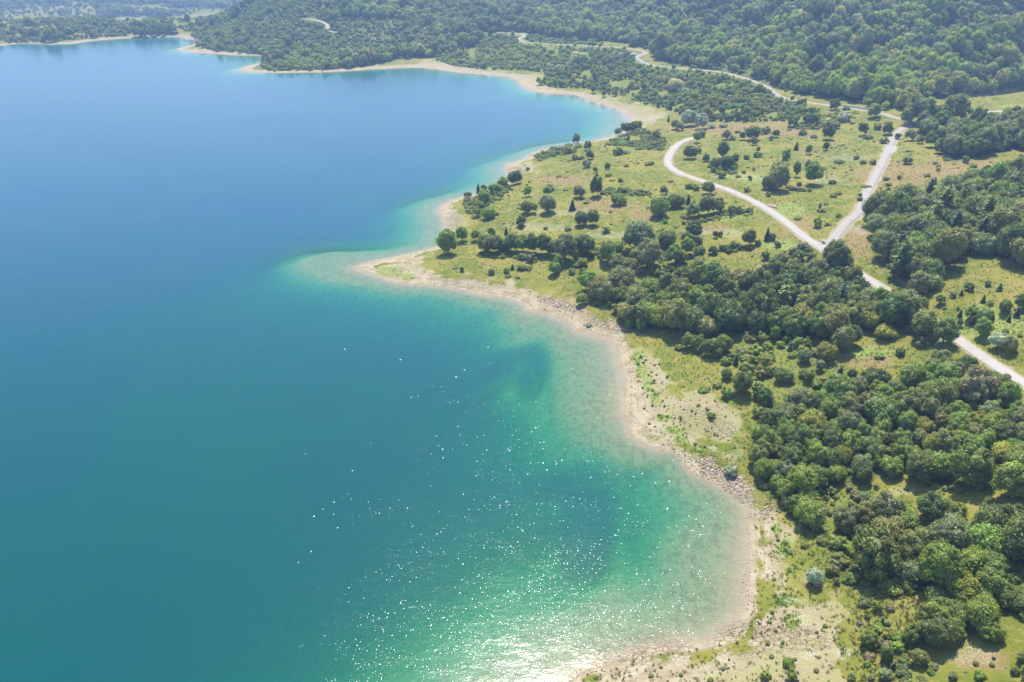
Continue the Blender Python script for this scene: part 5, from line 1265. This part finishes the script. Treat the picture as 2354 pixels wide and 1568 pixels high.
# ------------------------------------------------------------------ single small things
import bmesh
def box_bm(bm, cx, cy_, cz, sx, sy, sz, bev=0.0):
    r = bmesh.ops.create_cube(bm, size=1.0)
    bmesh.ops.scale(bm, verts=r['verts'], vec=(sx, sy, sz)); bmesh.ops.translate(bm, verts=r['verts'], vec=(cx, cy_, cz))
    if bev: bmesh.ops.bevel(bm, geom=list({e for v in r['verts'] for e in v.link_edges}), offset=bev, segments=2, affect='EDGES')
def boxes(name, L, mat, parent=None, bev=0.0):
    bm = bmesh.new()
    for b in L: box_bm(bm, *b, bev=bev)
    me = bpy.data.meshes.new(name); bm.to_mesh(me); bm.free(); me.materials.append(mat)
    return link(name, me, parent)
def poly(name, V, F, mat, parent=None):
    me = bpy.data.meshes.new(name); me.from_pydata(V, [], F); me.materials.append(mat); me.update()
    return link(name, me, parent)
def root(name, loc, rz, label, cat, group=None):
    o = bpy.data.objects.new(name, None); C.objects.link(o); o.location = loc; o.rotation_euler = (0, 0, rz)
    return tag(o, label, cat, group)
WHITE = plain('white_paint', (.78, .78, .76), .5, .05)
CARW = plain('white_car_paint', (.80, .80, .80), .25, .02, spec=.6)
GLASS = plain('dark_glass', (.03, .035, .04), .08, .1, spec=.8)
TYRE = plain('tyre_rubber', (.03, .03, .03), .8)
BLUE = plain('pale_blue_panel', (.30, .48, .72), .5, .12)
WOODM = plain('grey_weathered_wood', (.26, .21, .16), .9, .3, 6)
PLASTER = plain('pale_plaster', (.56, .50, .43), .9, .15, 1)
ROOFP = plain('pale_sheet_roof', (.66, .63, .60), .7, .1, .6)
ROOFG = plain('grey_sheet_roof', (.36, .37, .40), .7, .2, .6)
ROOFB = plain('brown_tile_roof', (.40, .27, .20), .85, .2, 1)
STEEL = plain('dull_galvanised_steel', (.42, .42, .42), .55, .15, 2, metal=.4)
CONC = plain('grey_concrete', (.40, .39, .37), .9, .2, .8)
EARTH = plain('raw_brown_earth', (.33, .26, .175), .95, .3, .9)

# information board on the verge of the road fork
W = place([(823.0, 243.6)])[0]
t = root('information_board', W, .15, 'small roofed board with a pale blue panel beside the road fork', 'sign')
boxes('post', [(-.48, 0, .8, .12, .12, 1.9)], WOODM, t); boxes('post', [(.48, 0, .8, .12, .12, 1.9)], WOODM, t)
boxes('panel', [(0, -.03, 1.25, 1.05, .07, .85)], BLUE, t)
poly('roof', [(-.80, -.42, 1.72), (.80, -.42, 1.72), (.80, 0, 2.02), (-.80, 0, 2.02), (-.80, .42, 1.72), (.80, .42, 1.72), (-.80, -.42, 1.66), (.80, -.42, 1.66), (.80, 0, 1.95), (-.80, 0, 1.95), (-.80, .42, 1.66), (.80, .42, 1.66)],
     [(0, 1, 2, 3), (3, 2, 5, 4), (7, 6, 9, 8), (8, 9, 10, 11), (0, 6, 7, 1), (4, 5, 11, 10), (1, 7, 8, 2), (2, 8, 11, 5), (0, 3, 9, 6), (3, 4, 10, 9)], WHITE, t)

# parked car and shed by the hairpin of the upper road
W = place([(632.6, 58.2)])[0]
t = root('parked_car', (W[0], W[1], W[2] + .02), .25, 'small white car parked off the upper hairpin beside a grey shed', 'car')
prof = [(-2.05, .30), (-2.05, .72), (-1.85, .86), (-1.15, .93), (-.62, 1.42), (.95, 1.46), (1.62, 1.02), (2.02, .90), (2.08, .32)]
V = []; n = len(prof)
for y_ in (-.84, .84):
    for (x_, z_) in prof: V.append((x_, y_ * (1 if z_ < 1.2 else .82), z_))
F = [tuple(range(n))[::-1], tuple(range(n, 2 * n))] + [(i, (i + 1) % n, n + (i + 1) % n, n + i) for i in range(n)]
body = poly('body', V, F, CARW, t)
boxes('side_window', [(.2, -.80, 1.18, 1.55, .04, .30)], GLASS, t); boxes('side_window', [(.2, .80, 1.18, 1.55, .04, .30)], GLASS, t)
poly('windscreen', [(-1.12, -.66, .97), (-1.12, .66, .97), (-.68, .60, 1.40), (-.68, -.60, 1.40)], [(3, 2, 1, 0)], GLASS, t).location = (-.03, 0, .03)
poly('rear_window', [(1.55, -.62, 1.08), (1.55, .62, 1.08), (1.05, .58, 1.42), (1.05, -.58, 1.42)], [(0, 1, 2, 3)], GLASS, t).location = (.03, 0, .03)
for sx in (-1.3, 1.3):
    for sy in (-.80, .80):
        bm = bmesh.new(); bmesh.ops.create_cone(bm, cap_ends=True, segments=18, radius1=.33, radius2=.33, depth=.2)
        me = bpy.data.meshes.new('wheel'); bm.to_mesh(me); bm.free(); me.materials.append(TYRE)
        w_ = link('wheel', me, t); w_.rotation_euler = (math.pi / 2, 0, 0); w_.location = (sx, sy, .33)
def gabled(name, loc, rz, L, Wd, H, Rf, wall, roof, label, cat, doors=True, ov=.35):
    t = root(name, loc, rz, label, cat)
    a, b = L / 2, Wd / 2
    V = [(-a, -b, -1.2), (a, -b, -1.2), (a, b, -1.2), (-a, b, -1.2), (-a, -b, H), (a, -b, H), (a, b, H), (-a, b, H), (-a, 0, H + Rf), (a, 0, H + Rf)]
    poly('wall', V, [(0, 1, 5, 4), (2, 3, 7, 6), (1, 2, 6, 9, 5), (3, 0, 4, 8, 7)], wall, t)
    o = ov; k = Rf / b; A, Bb = a + o, b + o
    ze = H - k * o
    V = []
    for dz in (.06, .2): V += [(-A, -Bb, ze + dz), (A, -Bb, ze + dz), (A, 0, H + Rf + dz), (-A, 0, H + Rf + dz), (-A, Bb, ze + dz), (A, Bb, ze + dz)]
    poly('roof', V, [(6, 7, 8, 9), (9, 8, 11, 10), (1, 0, 3, 2), (2, 3, 4, 5), (0, 1, 7, 6), (5, 4, 10, 11), (1, 2, 8, 7), (2, 5, 11, 8), (3, 0, 6, 9), (4, 3, 9, 10)], roof, t)
    if doors:
        n_ = max(1, int(L / 4.5))
        for i in range(n_):
            x_ = -a + (i + .5) * L / n_
            boxes('window', [(x_ + .6, -b - .02, H * .58, 1.0, .06, .9)], GLASS, t)
        boxes('door', [(-a + L / n_ * .5 - 1.0, -b - .03, .95, 1.0, .06, 1.95)], WOODM, t)
    return t
W = place([(632.5, 55.9)])[0]
gabled('shed', W, .42, 7.5, 3.6, 2.1, .7, PLASTER, ROOFG, 'low grey-roofed shed among willow bushes below the hairpin', 'shed')
W = place([(146.0, 17.6)])[0]
t = gabled('lake_house', W, .05, 9, 8, 3.2, 1.6, PLASTER, ROOFP, 'pale low house with two wings on the skyline of the far shore', 'house')
for (x_, ln, dz) in ((-8.0, 8.0, -.4), (8.0, 7.5, -.4)):
    a, b = ln / 2, 3.0
    V = [(x_ - a, -b, -1.2), (x_ + a, -b, -1.2), (x_ + a, b, -1.2), (x_ - a, b, -1.2), (x_ - a, -b, 2.6), (x_ + a, -b, 2.6), (x_ + a, b, 3.0), (x_ - a, b, 3.0)]
    poly('wing_wall', V, [(0, 1, 5, 4), (1, 2, 6, 5), (2, 3, 7, 6), (3, 0, 4, 7)], PLASTER, t)
    poly('wing_roof', [(x_ - a - .3, -b - .4, 2.62), (x_ + a + .3, -b - .4, 2.62), (x_ + a + .3, b + .3, 3.1), (x_ - a - .3, b + .3, 3.1), (x_ - a - .3, -b - .4, 2.75), (x_ + a + .3, -b - .4, 2.75), (x_ + a + .3, b + .3, 3.23), (x_ - a - .3, b + .3, 3.23)],
         [(4, 5, 6, 7), (3, 2, 1, 0), (0, 1, 5, 4), (1, 2, 6, 5), (2, 3, 7, 6), (3, 0, 4, 7)], ROOFB if x_ < 0 else ROOFP, t)
W = place([(11.5, 16.9)])[0]
gabled('white_barn', W, -.05, 11, 7, 3.0, 1.2, WHITE, WHITE, 'long white barn on the pale pasture in the hazy valley', 'barn')
W = place([(155.0, 11.2)])[0]
gabled('valley_barn', W, .5, 12, 6, 2.6, 1.0, WHITE, ROOFP, 'small whitish barn among trees in the valley above the lake house', 'barn')

# guard rails and retaining wall along the roads
def along(name_road, pa, pb, side, off):
    """stretch of a road between two points of the picture, shifted sideways"""
    W, wd = ROADS[name_road]
    X, Y, D = proj(W[:, 0], W[:, 1], W[:, 2])
    i = int(((X - pa[0]) ** 2 + (Y - pa[1]) ** 2).argmin()); j = int(((X - pb[0]) ** 2 + (Y - pb[1]) ** 2).argmin())
    if i > j: i, j = j, i
    S_ = W[i:j + 1]; T = np.gradient(S_[:, :2], axis=0); T /= np.linalg.norm(T, axis=1)[:, None]
    N_ = np.stack([-T[:, 1], T[:, 0]], 1) * side
    return np.column_stack([S_[:, :2] + N_ * (wd / 2 + off), S_[:, 2]])
def strip_wall(name, Pn, z0, z1, th, mat, parent=None):
    T = np.gradient(Pn[:, :2], axis=0); T /= np.linalg.norm(T, axis=1)[:, None]
    N_ = np.stack([-T[:, 1], T[:, 0]], 1) * th / 2
    a = np.column_stack([Pn[:, :2] + N_, Pn[:, 2]]); b = np.column_stack([Pn[:, :2] - N_, Pn[:, 2]])
    n = len(Pn)
    V = np.concatenate([a + [0, 0, z0], a + [0, 0, z1], b + [0, 0, z1], b + [0, 0, z0]])
    F = []
    for r in range(4):
        i = np.arange(n - 1); q_ = ((r + 1) % 4)
        F.append(np.stack([r * n + i, r * n + i + 1, q_ * n + i + 1, q_ * n + i], 1))
    F = np.concatenate(F + [np.array([[0, n, 2 * n, 3 * n], [4 * n - 1, 3 * n - 1, 2 * n - 1, n - 1]])])
    return link(name, mesh_np(name, V, F, mat), parent)
POSTM = bpy.data.meshes.new('post'); bm = bmesh.new(); box_bm(bm, 0, 0, .25, .14, .14, 1.0); bm.to_mesh(POSTM); bm.free(); POSTM.materials.append(STEEL)
def rail(Pn, label, step=2):
    t = root('guard_rail', tuple(Pn[0]), 0, label, 'guard rail')
    o = strip_wall('rail', Pn - Pn[0], .42, .72, .08, STEEL, t)
    for p in Pn[::step]:
        q_ = link('post', POSTM, t); q_.location = tuple(np.array(p) - Pn[0])
rail(along('main', (676, 150), (688, 139), -1, .7), 'steel guard rail round the outside of the bend on the pale road')
rail(along('main', (667, 168), (674, 150), -1, .7), 'short steel guard rail where the pale road swings inland')
Pn = along('branch', (838, 106.5), (872, 111), 1, 1.0)
# choose the hill side of the road
if Pn[:, 1].mean() < along('branch', (838, 106.5), (872, 111), -1, 1.0)[:, 1].mean(): Pn = along('branch', (838, 106.5), (872, 111), -1, 1.0)
o = strip_wall('retaining_wall', Pn, -.3, 1.3, .4, CONC)
tag(o, 'low grey retaining wall along the hill side of the upper road', 'wall')
Pn = along('main', (1023, 382), (958, 340), 1, .25)
P2 = along('main', (1023, 382), (958, 340), -1, .25)
if P2[:, 0].mean() < Pn[:, 0].mean(): Pn = P2
o = strip_wall('road_edge_beam', Pn, -.4, .22, .3, CONC)
tag(o, 'grey concrete edge beam on the lake side of the pale road', 'kerb')

# wire fence across the meadow between the roads
FP = bpy.data.meshes.new('fence_post'); bm = bmesh.new(); box_bm(bm, 0, 0, .45, .16, .16, 1.5); bm.to_mesh(FP); bm.free(); FP.materials.append(WOODM)
for pts, lab in ((cc(3, [(790, 1112), (900, 1100), (1050, 1084), (1200, 1066), (1330, 1052)]), 'wire fence of dark posts across the middle of the fork meadow'),
                 (cc(3, [(880, 1062), (980, 1055), (1120, 1048), (1250, 1040)]), 'upper wire fence of dark posts crossing the fork meadow'),
                 (cc(3, [(320, 1018), (420, 1006), (560, 992), (660, 985)]), 'short wire fence above the hollow in the fork meadow')):
    Wp = catmull(place(pts), 4.0); Wp[:, 2] = height(Wp[:, 0], Wp[:, 1])
    t = root('wire_fence', tuple(Wp[0]), 0, lab, 'fence', 'wire fences in the fork meadow')
    for p in Wp:
        q_ = link('post', FP, t); q_.location = tuple(p - Wp[0]); q_.rotation_euler = (R.uniform(-.08, .08), R.uniform(-.08, .08), R.random() * 3)
    for z_ in (.45, .85): strip_wall('wire', Wp - Wp[0], z_, z_ + .03, .03, STEEL, t)

# single boulders
def zp(ox, oy, s, pts): return [(ox + p[0] / s, oy + p[1] / s, p[2] / s) for p in pts]
BO = [(*q_, l) for q_, l in zip(zp(800, 230, 31.36, [(1465, 800, 105), (2205, 1050, 80), (625, 352, 110), (890, 375, 45), (130, 92, 45), (1120, 830, 80), (2095, 1270, 75), (1990, 1200, 60)]),
      ['big white boulder in the grass below the road fork', 'leaning grey-white boulder at the edge of the fork wood', 'flat pale boulder next to the roofed board at the fork', 'small pale stone on the grass nose of the road fork',
       'small white stone on the verge above the road fork', 'white boulder half hidden behind the fork tree', 'brown block of rock beside the road under the fork wood', 'upright brown rock just above the brown roadside block'])]
BO += [(841.3, 593.2, 1.6, 'round white stone on the edge of the sandy beach'), (833.5, 591.5, 1.5, 'grey stone lying near the silver willow bush')]
BO += [(*q_, l) for q_, l in zip(zp(562.5, 135, 39.2, [(1260, 930, 60), (1350, 845, 50), (1430, 1015, 55), (1280, 1050, 50), (960, 765, 50), (1195, 640, 70)]),
      ['largest pale rock under the lone trees near the shore', 'pale rock uphill of the lone trees near the shore', 'white rock inland of the lone trees on the meadow', 'white rock at the foot of the lower lone tree', 'pale rock between the two round lone trees', 'pale rock slab just inland of the upper lone tree'])]
Wb = place([(b[0], b[1]) for b in BO])
for (bx, by, bw, lab), w3 in zip(BO, Wb):
    s = bw * float(proj(*w3)[2]) / FPX / 2
    o = link('boulder', stone_mesh('boulder', int(bx * 10) % 9999, .75)); o.scale = (s, s, s); o.location = (w3[0], w3[1], w3[2] + s * .3); o.rotation_euler = (0, 0, R.uniform(0, 6))
    o['tint'] = (.36, .27, .20) if 'brown' in lab else (.62, .59, .54)
    tag(o, lab, 'boulder')
# heap of dug earth by the pale road
W = place([(773.0, 206.5)])[0]
V, F = ICO2
rs = np.random.RandomState(5)
Vh = V * (1 + .28 * rs.rand(len(V), 1)) * [3.6, 1.8, .7]
o = link('earth_heap', mesh_np('earth_heap', Vh, F, EARTH)); o.location = tuple(W); o.rotation_euler = (0, 0, -.9)
tag(o, 'heap of dug brown earth on the verge of the pale road', 'earth heap')
